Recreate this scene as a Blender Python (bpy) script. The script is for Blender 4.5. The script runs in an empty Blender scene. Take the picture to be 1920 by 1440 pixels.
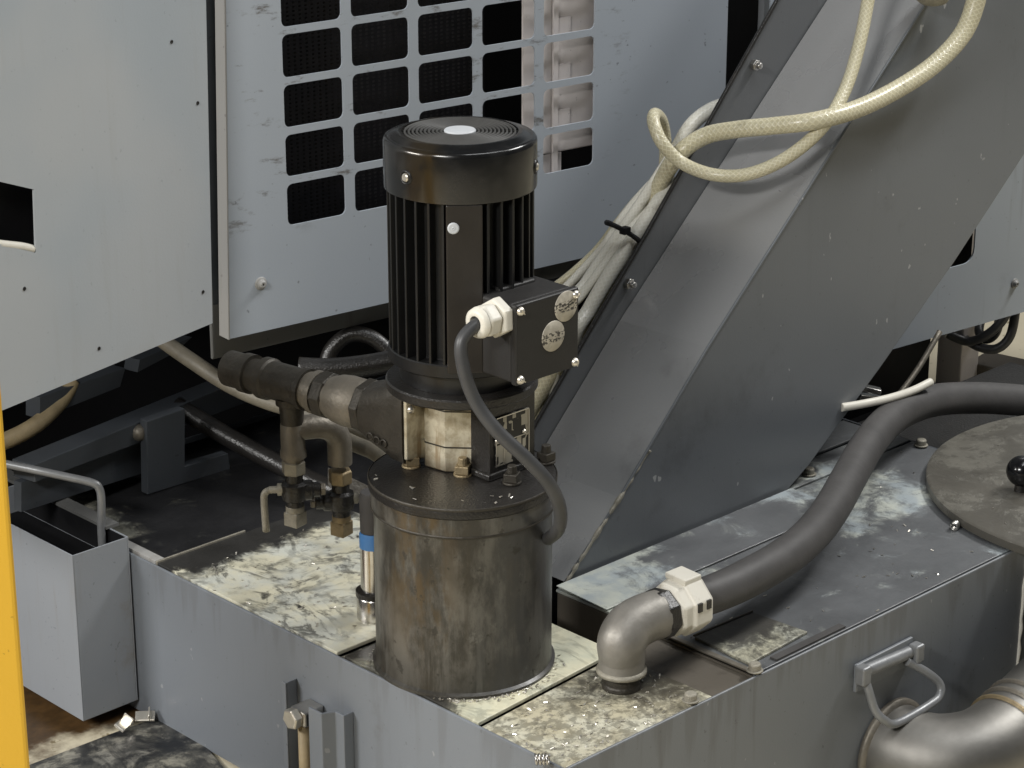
import bpy, bmesh, math, random
from mathutils import Vector, Matrix
random.seed(7)
SC = bpy.context.scene
COL = SC.collection
R = math.radians

# ------------------------------------------------------------------ camera
FPX, TH, AZ = 4500.0, R(20), R(45.9)
fh = Vector((math.cos(AZ), math.sin(AZ), 0))
RT = Vector((fh.y, -fh.x, 0))
FW = Vector((fh.x*math.cos(TH), fh.y*math.cos(TH), -math.sin(TH)))
UP = RT.cross(FW)
CAM = Vector((-1.3441, -1.4501, 0.9868))
cd = bpy.data.cameras.new('camera'); cam = bpy.data.objects.new('camera', cd); COL.objects.link(cam)
cam.matrix_world = Matrix(((RT.x, UP.x, -FW.x, CAM.x), (RT.y, UP.y, -FW.y, CAM.y), (RT.z, UP.z, -FW.z, CAM.z), (0, 0, 0, 1)))
cd.sensor_width = 36; cd.lens = 36*FPX/1920; cd.clip_start = .05; cd.clip_end = 200
SC.camera = cam
# ------------------------------------------------------------------ world, lamps of the hall and an added fill lamp
W = bpy.data.worlds.new('World'); SC.world = W; W.use_nodes = True
W.node_tree.nodes['Background'].inputs[0].default_value = (.78, .92, 1.10, 1)
W.node_tree.nodes['Background'].inputs[1].default_value = .04
def lamp(name, loc, tgt, sx, sy, power, col=(1, .97, .92)):
    l = bpy.data.lights.new(name, 'AREA'); l.shape = 'RECTANGLE'; l.size = sx; l.size_y = sy; l.energy = power; l.color = col
    o = bpy.data.objects.new(name, l); COL.objects.link(o); o.location = loc
    o.rotation_euler = (Vector(tgt)-Vector(loc)).to_track_quat('-Z', 'Y').to_euler()
    return o
lamp('hall_or_fill_lamp', (-2.3, -.72, 1.72), (.1, .1, .1), .7, .22, 52, (1, .99, .965))
lamp('hall_or_fill_lamp', (-2.3, 1.15, 1.35), (-.1, .2, .0), .9, .25, 58, (1, .985, .96))  # unseen low fill lamp, added to brighten the faces turned to -X
lamp('hall_or_fill_lamp', (.5, -.9, 3.0), (.4, .2, .2), 2.2, .3, 30, (.97, .99, 1.0))
lamp('hall_or_fill_lamp', (2.6, -.6, 2.8), (1.4, .4, -.2), 1.4, .4, 95, (1, .99, .97))
SC.view_settings.view_transform = 'Standard'; SC.view_settings.look = 'None'
SC.view_settings.exposure = 0; SC.view_settings.gamma = 1

# ------------------------------------------------------------------ geometry helpers
def ray(px, py): return FW + RT*((px-960)/FPX) - UP*((py-720)/FPX)
def oz(px, py, z=0.):
    d = ray(px, py); return CAM + d*((z-CAM.z)/d.z)
def pl(px, py, p, n):
    d = ray(px, py); p = Vector(p); n = Vector(n); return CAM + d*((p-CAM).dot(n)/d.dot(n))
def py_(px, y, Y): return pl(px, y, (0, Y, 0), (0, 1, 0))
def dp(px, py, z): return CAM + ray(px, py)*z          # a point z metres in front of the lens
def zv(x, y, py):
    lo, hi = -.5, 1.
    for _ in range(50):
        m = (lo+hi)/2; v = Vector((x, y, m))-CAM
        if 720-FPX*v.dot(UP)/v.dot(FW) > py: lo = m
        else: hi = m
    return lo
V = Vector
class B:
    """collects shapes, then links them as one mesh object"""
    def __init__(s): s.bm = bmesh.new(); s.uv = s.bm.loops.layers.uv.new('UVMap')
    def faces(s, vs, fs, smooth=False):
        v = [s.bm.verts.new(p) for p in vs]; out = []
        for f in fs:
            try: fc = s.bm.faces.new([v[i] for i in f]); fc.smooth = smooth; out.append(fc)
            except ValueError: pass
        return out
    def box(s, a, b, M=None):
        x0, y0, z0 = a; x1, y1, z1 = b
        vs = [V((x, y, z)) for x in (x0, x1) for y in (y0, y1) for z in (z0, z1)]
        if M is not None: vs = [M @ v for v in vs]
        s.faces(vs, [(0, 1, 3, 2), (4, 6, 7, 5), (0, 4, 5, 1), (2, 3, 7, 6), (0, 2, 6, 4), (1, 5, 7, 3)]); return s
    def prism(s, pts, d, cap=True):
        d = V(d); n = len(pts); pts = [V(p) for p in pts]
        s.faces(pts+[p+d for p in pts], ([tuple(range(n)), tuple(range(2*n-1, n-1, -1))] if cap else [])+[(i, i+n, (i+1) % n+n, (i+1) % n) for i in range(n)]); return s
    def lathe(s, prof, o=(0, 0, 0), ax=(0, 0, 1), n=48, smooth=True, ref=None, hard=()):
        o = V(o); ax = V(ax).normalized()
        u = V(ref) if ref else ax.orthogonal(); u = (u-ax*u.dot(ax)).normalized(); w = ax.cross(u)
        rings = []
        for (r, z) in prof:
            if r < 1e-6: rings.append([s.bm.verts.new(o+ax*z)])
            else: rings.append([s.bm.verts.new(o+ax*z+(u*math.cos(2*math.pi*i/n)+w*math.sin(2*math.pi*i/n))*r) for i in range(n)])
        for k in range(len(rings)-1):
            a, b = rings[k], rings[k+1]
            for i in range(n):
                j = (i+1) % n
                if len(a) == 1 and len(b) == 1: continue
                if len(a) == 1: f = [a[0], b[j], b[i]]
                elif len(b) == 1: f = [a[i], a[j], b[0]]
                else: f = [a[i], a[j], b[j], b[i]]
                try:
                    fc = s.bm.faces.new(f); fc.smooth = smooth
                    for lp in fc.loops:
                        pass
                except ValueError: pass
        return s
    def tube(s, pts, r, n=14, sub=6, cap=True, closed=False):
        pts = [V(p) for p in pts]
        P = []
        rr = r if isinstance(r, (list, tuple)) else [r]*len(pts)
        RR = []
        m = len(pts)
        if sub > 1:
            for i in range(m-(0 if closed else 1)):
                g = (lambda k: pts[k % m]) if closed else (lambda k: pts[max(0, min(m-1, k))])
                p0, p1, p2, p3 = g(i-1), g(i), g(i+1), g(i+2)
                for k in range(sub):
                    t = k/sub
                    P.append(.5*((2*p1)+(p2-p0)*t+(2*p0-5*p1+4*p2-p3)*t*t+(3*p1-p0-3*p2+p3)*t**3))
                    RR.append(rr[i]*(1-t)+rr[(i+1) % m]*t)
            if not closed: P.append(pts[-1]); RR.append(rr[-1])
        else: P = pts; RR = list(rr)
        L = len(P); T = []
        for i in range(L):
            if closed: t = P[(i+1) % L]-P[i-1]
            else: t = P[min(L-1, i+1)]-P[max(0, i-1)]
            T.append(t.normalized())
        u = T[0].orthogonal().normalized(); rings = []; acc = 0; ac = []
        for i in range(L):
            if i: acc += (P[i]-P[i-1]).length
            ac.append(acc)
            u = (u-T[i]*u.dot(T[i])).normalized(); w = T[i].cross(u)
            rings.append([s.bm.verts.new(P[i]+(u*math.cos(2*math.pi*k/n)+w*math.sin(2*math.pi*k/n))*RR[i]) for k in range(n)])
        for i in range(L-(0 if closed else 1)):
            a, b = rings[i], rings[(i+1) % L]
            for k in range(n):
                j = (k+1) % n
                fc = s.bm.faces.new([a[k], a[j], b[j], b[k]]); fc.smooth = True
                uvs = [(k/n, ac[i]), ((k+1)/n, ac[i]), ((k+1)/n, ac[(i+1) % L]), (k/n, ac[(i+1) % L])]
                for lp, q in zip(fc.loops, uvs): lp[s.uv].uv = q
        if cap and not closed:
            s.bm.faces.new(rings[0][::-1]); s.bm.faces.new(rings[-1])
        return s
    def hexn(s, o, ax, r, h, n=6, rot=0., cham=.12):
        ax = V(ax).normalized(); u = ax.orthogonal().normalized(); w = ax.cross(u)
        ref = u*math.cos(rot)+w*math.sin(rot)
        s.lathe([(0, 0), (r*(1-cham), 0), (r, h*cham), (r, h*(1-cham)), (r*(1-cham), h), (0, h)], o, ax, n, False, ref); return s
    def build(s, name, mat, parent=None, bevel=0, seg=2, smooth_angle=None, solid=0):
        bmesh.ops.recalc_face_normals(s.bm, faces=s.bm.faces)
        me = bpy.data.meshes.new(name)
        if parent is not None:
            bmesh.ops.translate(s.bm, verts=s.bm.verts, vec=-WL[parent])
        s.bm.to_mesh(me); s.bm.free()
        me.materials.append(mat)
        o = bpy.data.objects.new(name, me); COL.objects.link(o)
        if parent is not None: o.parent = parent; WL[o] = WL[parent]
        else: WL[o] = V((0, 0, 0))
        if solid:
            md = o.modifiers.new('solid', 'SOLIDIFY'); md.thickness = solid; md.offset = 0
        if bevel:
            md = o.modifiers.new('bevel', 'BEVEL'); md.width = bevel; md.segments = seg; md.limit_method = 'ANGLE'; md.angle_limit = R(38)
        if smooth_angle:
            me.polygons.foreach_set('use_smooth', [True]*len(me.polygons))
            me.set_sharp_from_angle(angle=R(smooth_angle))
        return o
WL = {}
def thing(name, label, cat, loc, group=None):
    o = bpy.data.objects.new(name, None); COL.objects.link(o); o.location = loc; o.empty_display_size = .03
    WL[o] = V(loc); return tag(o, label, cat, group)
def tag(o, label=None, cat=None, group=None, kind=None):
    if label: o['label'] = label
    if cat: o['category'] = cat
    if group: o['group'] = group
    if kind: o['kind'] = kind
    return o
def recenter(o):
    """origin of a one-mesh thing at its lowest middle"""
    me = o.data; xs = [v.co.copy() for v in me.vertices]
    c = V((sum(v.x for v in xs)/len(xs), sum(v.y for v in xs)/len(xs), min(v.z for v in xs)))
    me.transform(Matrix.Translation(-c)); o.location = c; return o
def copy_mesh(o, M, parent=None):
    c = o.copy(); COL.objects.link(c); c.matrix_local = M
    if parent is not None: c.parent = parent
    WL[c] = WL.get(o, V((0, 0, 0))); return c

# ------------------------------------------------------------------ materials
class NT:
    def __init__(s, name):
        s.m = bpy.data.materials.new(name); s.m.use_nodes = True; s.t = s.m.node_tree; s.b = s.t.nodes['Principled BSDF']
    def n(s, typ, **k):
        nd = s.t.nodes.new(typ)
        for a, b in k.items():
            if a.startswith('_'): setattr(nd, a[1:], b)
            else: s.set(nd.inputs[a.replace('0', ' ')], b)
        return nd
    def set(s, sock, v):
        if isinstance(v, bpy.types.NodeSocket): s.t.links.new(v, sock)
        else:
            if isinstance(v, tuple) and len(v) == 3 and sock.type == 'RGBA': v = (*v, 1)
            sock.default_value = v
    def pos(s): return s.n('ShaderNodeNewGeometry').outputs['Position']
    def scaled(s, sc, off=(0, 0, 0)):
        mp = s.n('ShaderNodeMapping'); s.set(mp.inputs['Vector'], s.pos()); mp.inputs['Scale'].default_value = sc; mp.inputs['Location'].default_value = off; return mp.outputs[0]
    def noise(s, scale, detail=4, rough=.55, vec=None, dist=0.):
        nd = s.n('ShaderNodeTexNoise'); nd.inputs['Scale'].default_value = scale; nd.inputs['Detail'].default_value = detail
        nd.inputs['Roughness'].default_value = rough; nd.inputs['Distortion'].default_value = dist
        s.set(nd.inputs['Vector'], vec if vec is not None else s.pos()); return nd.outputs['Fac']
    def ramp(s, v, a, b, lo=0., hi=1.):
        nd = s.n('ShaderNodeMapRange'); nd.interpolation_type = 'SMOOTHSTEP'; s.set(nd.inputs[0], v)
        nd.inputs[1].default_value = a; nd.inputs[2].default_value = b; nd.inputs[3].default_value = lo; nd.inputs[4].default_value = hi; return nd.outputs[0]
    def mix(s, f, a, b):
        nd = s.n('ShaderNodeMix'); nd.data_type = 'RGBA'; s.set(nd.inputs[0], f); s.set(nd.inputs[6], a); s.set(nd.inputs[7], b); return nd.outputs[2]
    def math(s, op, a, b=0., c=None):
        nd = s.n('ShaderNodeMath'); nd.operation = op; s.set(nd.inputs[0], a); s.set(nd.inputs[1], b)
        if c is not None: s.set(nd.inputs[2], c)
        return nd.outputs[0]
    def xyz(s):
        nd = s.n('ShaderNodeSeparateXYZ'); s.set(nd.inputs[0], s.pos()); return nd.outputs
    def bump(s, h, st=.2, dist=.001):
        nd = s.n('ShaderNodeBump'); nd.inputs['Strength'].default_value = st; nd.inputs['Distance'].default_value = dist; s.set(nd.inputs['Height'], h)
        s.set(s.b.inputs['Normal'], nd.outputs[0])
    def out(s, col=None, rough=None, metal=None, spec=None, coat=None):
        for k, v in (('Base Color', col), ('Roughness', rough), ('Metallic', metal), ('Specular IOR Level', spec), ('Coat Weight', coat)):
            if v is not None: s.set(s.b.inputs[k], v)
        return s.m
def paint(name, c, rough=.45, dirt=(.05, .045, .04), dirty=.5, scale=9., var=.12, streak=.0, metal=0., spec=.4, orange=.15, speck=.5, warm=None, wavy=10., drips=0., nicks=0.):
    t = NT(name)
    base = t.mix(t.noise(scale*.45, 3), tuple(x*(1-var) for x in c), tuple(min(1, x*(1+var)) for x in c))
    base0 = base
    if warm: base = t.mix(t.ramp(t.noise(4., 2), .42, .62), base, warm)
    m1 = t.ramp(t.noise(scale, 6, .68), .60, .78, 0, dirty)
    col = t.mix(m1, base, dirt)
    if streak:
        st = t.ramp(t.noise(1., 5, .6, t.scaled((60, 60, 5))), .56, .72, 0, streak); col = t.mix(st, col, dirt)
    if drips:       # oil that ran over the rim and dried in tongues
        z = t.xyz()[2]; dn = t.noise(1., 4, .6, t.scaled((42, 42, 2.5)))
        d = t.ramp(t.math('ADD', dn, t.math('MULTIPLY', z, 3.2)), .44, .56, 0, drips); col = t.mix(d, col, dirt)
    if nicks:
        nk = t.ramp(t.noise(1., 2, .5, t.scaled((95, 95, 60), (2, 5, 1))), .735, .76, 0, nicks); col = t.mix(nk, col, (.42, .42, .41))
    sp = t.ramp(t.noise(170., 2, .5), .71, .75, 0, speck*.85); col = t.mix(sp, col, tuple(x*.35 for x in c))
    t.bump(t.math('ADD', t.noise(420., 2), t.math('MULTIPLY', t.noise(7., 2), wavy)), orange, .0006)
    return t.out(col, t.math('ADD', t.math('MULTIPLY', t.noise(scale*1.7, 4), .22), rough-.11), metal, spec)
def plain(name, c, rough=.5, metal=0., spec=.5, var=.15, sc=60., bump=.0):
    t = NT(name)
    col = t.mix(t.noise(sc, 4), tuple(x*(1-var) for x in c), tuple(min(1, x*(1+var)) for x in c))
    if bump: t.bump(t.noise(sc*4, 3), bump, .001)
    return t.out(col, t.math('ADD', t.math('MULTIPLY', t.noise(sc*.6, 3), .2), rough-.1), metal, spec)

M = {}
M['panel_light'] = paint('panel_light', (.365, .40, .43), .32, (.28, .255, .21), .25, 5., .09, .10, spec=.5, warm=(.405, .425, .44), speck=.25)  # broad pale and dark mottle painted in for patches of uneven light
M['panel_grey'] = paint('panel_grey', (.44, .485, .535), .42, (.14, .13, .12), .35, 11., .06, .2, spec=.5)
M['tank_grey'] = paint('tank_grey', (.175, .19, .21), .38, (.075, .068, .06), .40, 7., .08, .12, spec=.45, speck=.4, drips=.18, nicks=.35)
M['tank_grey_side'] = paint('tank_grey_side', (.185, .197, .210), .40, (.075, .068, .06), .6, 8., .14, .30, spec=.45, drips=.25, nicks=.4)
M['chute_side'] = paint('chute_side', (.150, .160, .170), .33, (.078, .080, .083), .6, 5., .22, .10, spec=.5, speck=.3, nicks=.8)
M['chute_top'] = paint('chute_top', (.325, .325, .325), .29, (.18, .178, .175), .5, 6., .10, .0, .3, spec=.5, speck=.15)
M['lip'] = paint('lip', (.12, .125, .13), .42, (.05, .048, .045), .6, 9., .15, .2)
M['return'] = paint('return', (.33, .325, .31), .45, (.16, .13, .10), .5, 9., .08, .3)
M['bin_grey'] = paint('bin_grey', (.25, .265, .285), .40, (.17, .135, .085), .55, 9., .08, .25)
M['frame_dark'] = paint('frame_dark', (.062, .069, .078), .5, (.04, .035, .03), .6, 12., .2, .2)
M['trim'] = paint('trim', (.13, .13, .125), .5, (.06, .05, .04), .7, 14., .2, .3)
M['black'] = plain('black', (.008, .008, .009), .7, 0, .2)
M['oily_black'] = paint('oily_black', (.017, .0155, .014), .34, (.048, .039, .028), .7, 30., .35, 0, spec=.5, orange=.9, wavy=.5)
M['yellow'] = paint('yellow', (.64, .37, .028), .42, (.40, .25, .05), .55, 12., .07, .0, spec=.4)
M['steel'] = plain('steel', (.55, .53, .50), .32, 1., .5, .2, 90.)
M['screw'] = plain('screw', (.70, .66, .58), .33, .85, .5, .2, 200.)
M['brass_dirty'] = plain('brass_dirty', (.28, .22, .13), .5, .5, .4, .35, 120., .5)
M['nut_dirty'] = plain('nut_dirty', (.30, .28, .23), .55, .3, .4, .35, 150., .5)
M['galv'] = plain('galv', (.20, .18, .148), .50, .5, .4, .35, 60., .6)
M['cast_steel'] = plain('cast_steel', (.235, .222, .198), .50, .45, .4, .45, 40., .4)
M['galv_dark'] = plain('galv_dark', (.045, .040, .032), .48, .35, .4, .45, 55., .7)
M['rubber'] = plain('rubber', (.068, .065, .063), .58, 0, .35, .35, 30., .3)
M['cable'] = plain('cable', (.035, .036, .038), .45, 0, .45, .25, 90., .2)
M['white_plastic'] = paint('white_plastic', (.66, .63, .55), .42, (.20, .15, .08), .7, 55., .06, 0, speck=.2)
M['knob'] = plain('knob', (.006, .006, .007), .22, 0, .5)
M['chrome'] = plain('chrome', (.62, .60, .57), .22, 1., .5, .2, 120.)
M['blue'] = plain('blue', (.08, .24, .55), .4, 0, .5, .1)
M['white'] = plain('white', (.50, .52, .54), .45, 0, .4, .05)
M['filter'] = paint('filter', (.70, .65, .63), .8, (.35, .31, .29), .35, 14., .06, .15, wavy=0.)
M['tan_hose'] = plain('tan_hose', (.30, .235, .135), .55, 0, .4, .45, 60., .4)
M['grey_hose'] = plain('grey_hose', (.135, .12, .09), .55, 0, .4, .4, 60., .4)
M['handle'] = plain('handle_paint', (.24, .245, .25), .42, .35, .5, .25, 80., .2)

def mat_canister():
    t = NT('canister_oiled'); x, y, z = t.xyz()
    n1 = t.noise(1., 6, .62, t.scaled((70, 70, 5)))
    n2 = t.noise(1., 7, .70, t.scaled((34, 34, 15)))
    col = t.mix(t.ramp(n2, .40, .62), (.040, .037, .031), (.135, .128, .112))
    col = t.mix(t.ramp(n1, .48, .66, 0, .7), col, (.045, .038, .028)); col = t.mix(t.ramp(n1, .46, .32, 0, .35), col, (.17, .165, .15))
    # brown oil run on the side that faces the yellow post
    a = t.math('SUBTRACT', t.math('MULTIPLY', x, .72), t.math('MULTIPLY', y, .70))     # across
    br = t.math('MULTIPLY', t.ramp(t.math('ABSOLUTE', t.math('ADD', a, .036)), .045, .008), t.ramp(t.noise(1., 6, .65, t.scaled((34, 34, 13))), .44, .56))
    br = t.math('MULTIPLY', br, t.ramp(z, .01, .10))
    col = t.mix(t.math('MULTIPLY', br, .85), col, (.082, .055, .024))
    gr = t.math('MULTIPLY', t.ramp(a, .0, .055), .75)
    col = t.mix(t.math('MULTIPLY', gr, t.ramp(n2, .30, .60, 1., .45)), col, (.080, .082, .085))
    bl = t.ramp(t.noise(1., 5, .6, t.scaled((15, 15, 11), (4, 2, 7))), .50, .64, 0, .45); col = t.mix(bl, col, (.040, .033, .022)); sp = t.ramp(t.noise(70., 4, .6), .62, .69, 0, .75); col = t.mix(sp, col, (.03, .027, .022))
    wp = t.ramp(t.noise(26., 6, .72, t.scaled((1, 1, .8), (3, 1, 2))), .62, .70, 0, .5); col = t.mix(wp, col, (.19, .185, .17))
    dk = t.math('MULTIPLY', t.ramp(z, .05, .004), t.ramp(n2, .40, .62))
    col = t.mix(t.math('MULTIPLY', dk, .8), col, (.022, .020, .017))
    t.bump(t.noise(90., 5, .6), .25, .0012)
    return t.out(col, t.math('ADD', t.math('MULTIPLY', n2, .3), .22), .25, .5)
M['canister'] = mat_canister()
def mat_cover():
    t = NT('fan_cover_paint'); x, y, z = t.xyz()
    n = t.noise(30., 5, .6)
    a = t.math('SUBTRACT', t.math('MULTIPLY', x, .72), t.math('MULTIPLY', y, .70))
    col = t.mix(t.ramp(n, .4, .65), (.012, .012, .012), (.026, .025, .024))
    br = t.math('MULTIPLY', t.ramp(t.math('ABSOLUTE', t.math('ADD', a, .030)), .024, .004), t.ramp(n, .34, .54))
    col = t.mix(t.math('MULTIPLY', br, .7), col, (.036, .026, .013))
    t.bump(n, .08, .001)
    return t.out(col, t.math('ADD', t.math('MULTIPLY', t.noise(45., 4), .26), .07), .35, .7)
M['cover'] = mat_cover()
M['motor'] = plain('motor_paint', (.009, .009, .009), .38, .1, .5, .35, 40., .15)
M['grille_bar'] = plain('grille_bar', (.060, .059, .056), .55, .1, .3, .2, 90.)
M['motor_pad'] = plain('motor_pad', (.019, .016, .0135), .36, .1, .5, .35, 40., .15)
M['tbox'] = paint('terminal_paint', (.019, .018, .017), .5, (.042, .037, .031), .6, 16., .2, .0, spec=.4, orange=.3)
def mat_stage():
    t = NT('stage_shell'); x, y, z = t.xyz()
    n = t.noise(90., 5, .65)
    col = t.mix(t.ramp(n, .35, .6), (.42, .36, .25), (.60, .55, .42))
    col = t.mix(t.ramp(t.noise(1., 4, .6, t.scaled((110, 110, 12))), .52, .68, 0, .8), col, (.30, .21, .11))
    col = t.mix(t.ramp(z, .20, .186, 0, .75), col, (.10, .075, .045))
    return t.out(col, .38, .35, .5)
M['stage'] = mat_stage()
def mat_hose():
    t = NT('braided_hose')
    uv = t.n('ShaderNodeUVMap').outputs[0]
    sp = t.n('ShaderNodeSeparateXYZ'); t.set(sp.inputs[0], uv)
    u = t.math('MULTIPLY', sp.outputs[0], 2*math.pi*8); v = t.math('MULTIPLY', sp.outputs[1], 2*math.pi*170)
    a = t.math('SINE', t.math('ADD', u, v)); b = t.math('SINE', t.math('SUBTRACT', u, v))
    mx = t.math('MAXIMUM', a, b)
    h = t.ramp(mx, .35, 1.)
    n = t.noise(35., 4)
    c0 = t.mix(n, (.46, .415, .275), (.57, .525, .375))
    col = t.mix(t.math('MULTIPLY', h, .55), c0, (.72, .68, .50))
    z = t.noise(14., 5, .65)
    col = t.mix(t.ramp(z, .57, .68, 0, .75), col, (.14, .115, .07))
    t.bump(h, .35, .0006)
    t.b.inputs['Subsurface Weight'].default_value = .12; t.b.inputs['Subsurface Radius'].default_value = (.006, .005, .003)
    return t.out(col, .27, 0., .5)
M['hose'] = mat_hose()
def mat_clear():
    t = NT('clear_hose')
    uv = t.n('ShaderNodeUVMap').outputs[0]
    sp = t.n('ShaderNodeSeparateXYZ'); t.set(sp.inputs[0], uv)
    u = t.math('MULTIPLY', sp.outputs[0], 2*math.pi*8); v = t.math('MULTIPLY', sp.outputs[1], 2*math.pi*170)
    h = t.ramp(t.math('MAXIMUM', t.math('SINE', t.math('ADD', u, v)), t.math('SINE', t.math('SUBTRACT', u, v))), .2, 1.)
    n = t.noise(22., 5, .65)
    col = t.mix(t.math('MULTIPLY', h, .35), (.66, .64, .56), (.80, .79, .73))
    col = t.mix(t.ramp(n, .60, .74, 0, .6), col, (.24, .21, .15))
    t.bump(h, .3, .0005)
    t.b.inputs['Subsurface Weight'].default_value = .0; t.b.inputs['Subsurface Radius'].default_value = (.006, .005, .004)
    return t.out(col, .25, 0., .5)
M['clear'] = mat_clear()
def mat_print_cable():
    t = NT('cable_print')
    uv = t.n('ShaderNodeUVMap').outputs[0]
    sp = t.n('ShaderNodeSeparateXYZ'); t.set(sp.inputs[0], uv)
    band = t.ramp(t.math('ABSOLUTE', t.math('SUBTRACT', sp.outputs[0], PRINT_U)), .045, .035)
    cb = t.n('ShaderNodeCombineXYZ'); t.set(cb.inputs[0], t.math('MULTIPLY', sp.outputs[1], 520.)); t.set(cb.inputs[1], t.math('MULTIPLY', sp.outputs[0], 30.))
    ltr = t.ramp(t.noise(1., 1, .5, cb.outputs[0]), .50, .54)
    rng = t.math('MULTIPLY', t.ramp(sp.outputs[1], .045, .05), t.ramp(sp.outputs[1], .135, .13))
    f = t.math('MULTIPLY', t.math('MULTIPLY', band, ltr), rng)
    col = t.mix(f, t.mix(t.noise(60., 4), (.040, .041, .043), (.066, .066, .067)), (.42, .42, .40))
    return t.out(col, .42, 0., .45)
PRINT_U = .5
def mat_residue(name, base, amount, scale, edge=.06, veins=0., tint=(.62, .58, .42), tint2=(.50, .50, .42), extra=None, spk=0., wet=.5, vscale=1.15):
    """dark oily plate with a layer of dried, milky coolant on part of it"""
    t = NT(name); x, y, z = t.xyz()
    n = t.noise(scale, 7, .68, None, .6)
    f = n
    if extra is not None: f = t.math('ADD', f, extra(t, x, y))
    fine = t.math('ADD', f, t.math('MULTIPLY', t.math('SUBTRACT', t.noise(scale*4.5, 6, .7), .5), .55))
    film = t.ramp(f, amount-.15, amount+.10); crust = t.ramp(fine, amount-edge*.8, amount+edge*1.2)
    m = t.math('ADD', t.math('MULTIPLY', film, .52), t.math('MULTIPLY', crust, .48))
    if veins:
        vn = t.noise(scale*vscale, 6, .62, t.scaled((1.0, .6, 1)), 1.6)
        vv = t.math('MULTIPLY', t.ramp(t.math('ABSOLUTE', t.math('SUBTRACT', vn, .5)), .075, .004), t.ramp(t.noise(scale*.5, 4, .6), .38, .60))
        m = t.math('MULTIPLY', m, t.math('SUBTRACT', 1., t.math('MULTIPLY', vv, veins)))
    if spk:
        sn = t.ramp(t.noise(scale*3.2, 4, .7), .50-.06, .50+.07); m = t.math('MULTIPLY', m, t.math('SUBTRACT', 1., t.math('MULTIPLY', sn, spk)))
    dark = t.mix(t.noise(14., 5, .6), tuple(c*.55 for c in base), tuple(c*1.5 for c in base))
    cream = t.mix(t.ramp(t.noise(19., 4, .6), .38, .62), tint, tint2)
    col = t.mix(m, dark, cream)
    h = t.math('ADD', t.math('MULTIPLY', m, .6), t.math('MULTIPLY', t.noise(scale*4, 5, .7), .5))
    t.bump(h, .45, .0022)
    return t.out(col, t.math('ADD', t.math('MULTIPLY', t.noise(scale*1.4, 4), .40), .36-wet*.3), 0., .55)
def win(t, v, a0, a1, b1, b0):           # 1 inside [a1,b1], fading to 0 at a0 / b0
    return t.math('MULTIPLY', t.ramp(v, a0, a1), t.ramp(v, b0, b1))
def ex_left(t, x, y):                     # dries out towards the far dark end
    return t.math('ADD', t.math('ADD', t.ramp(y, .350, .300, -.40, .06), t.ramp(y, .20, .11, 0, .16)), t.math('SUBTRACT', t.ramp(x, -.058, -.074, 0, .22), t.ramp(t.noise(17., 5, .65, None, .8), .56, .68, 0, .26)))
def ex_pump(t, x, y):
    d = t.math('SUBTRACT', x, y); return t.ramp(d, -.04, .05, -.28, .22)
def ex_elbow(t, x, y):
    return t.math('ADD', t.ramp(x, .09, .0, -.14, .05), t.ramp(y, -.17, -.20, 0, .06))
def ex_right(t, x, y):
    a = t.math('MULTIPLY', t.ramp(x, .33, .19), t.ramp(y, -.06, -.01))
    b = t.math('MULTIPLY', win(t, x, .45, .50, .61, .67), win(t, y, -.10, -.06, .05, .08))
    c = t.math('MULTIPLY', t.ramp(y, -.165, -.20), t.ramp(x, .50, .58))
    d = t.math('MULTIPLY', t.ramp(y, .030, .043), t.ramp(x, .60, .40))
    return t.math('ADD', t.math('ADD', t.math('MULTIPLY', a, .34), t.math('MULTIPLY', b, .22)), t.math('ADD', t.math('MULTIPLY', c, .12), t.math('MULTIPLY', d, .12)))
M['res_left'] = mat_residue('residue_left', (.030, .029, .027), .42, 34., .07, .75, (.62, .59, .45), (.54, .55, .49), ex_left, vscale=.55)
M['res_strip'] = mat_residue('residue_strip', (.028, .026, .022), .56, 60., .05, 0, (.55, .52, .42), (.42, .42, .36), None)
M['res_pump'] = mat_residue('residue_pump', (.035, .033, .028), .36, 18., .05, .35, (.64, .61, .45), (.54, .54, .42), ex_pump, wet=.8)
M['res_elbow'] = mat_residue('residue_elbow', (.060, .053, .038), .42, 30., .08, .4, (.46, .42, .30), (.56, .54, .43), ex_elbow, .55)
M['res_right'] = mat_residue('residue_right', (.105, .109, .113), .70, 21., .09, .0, (.33, .37, .385), (.50, .52, .46), ex_right, wet=.55)
M['res_patch'] = mat_residue('residue_patch', (.055, .052, .045), .585, 30., .06, .4, (.40, .40, .33), (.50, .48, .36), lambda t, x, y: t.ramp(y, -.13, -.185, -.12, .14), .4)
M['res_dark'] = mat_residue('residue_dark', (.016, .016, .017), .72, 24., .06, .5, (.26, .25, .20), (.2, .2, .17), lambda t, x, y: t.math('MULTIPLY', t.ramp(x, .0, -.06), t.math('MULTIPLY', t.ramp(y, .42, .46), .34)))
M['res_lid'] = mat_residue('residue_lid', (.085, .079, .066), .53, 15., .03, 0, (.165, .156, .132), (.15, .142, .12), lambda t, x, y: t.ramp(y, -.16, -.02, -.05, .03), .25)
M['mat_rubber'] = mat_residue('mat_streaked', (.011, .012, .014), .53, 14., .05, .6, (.33, .31, .25), (.24, .23, .2), None, .3, .6)
M['channel'] = paint('channel', (.105, .092, .074), .45, (.03, .026, .02), .7, 12., .2, .4)
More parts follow.
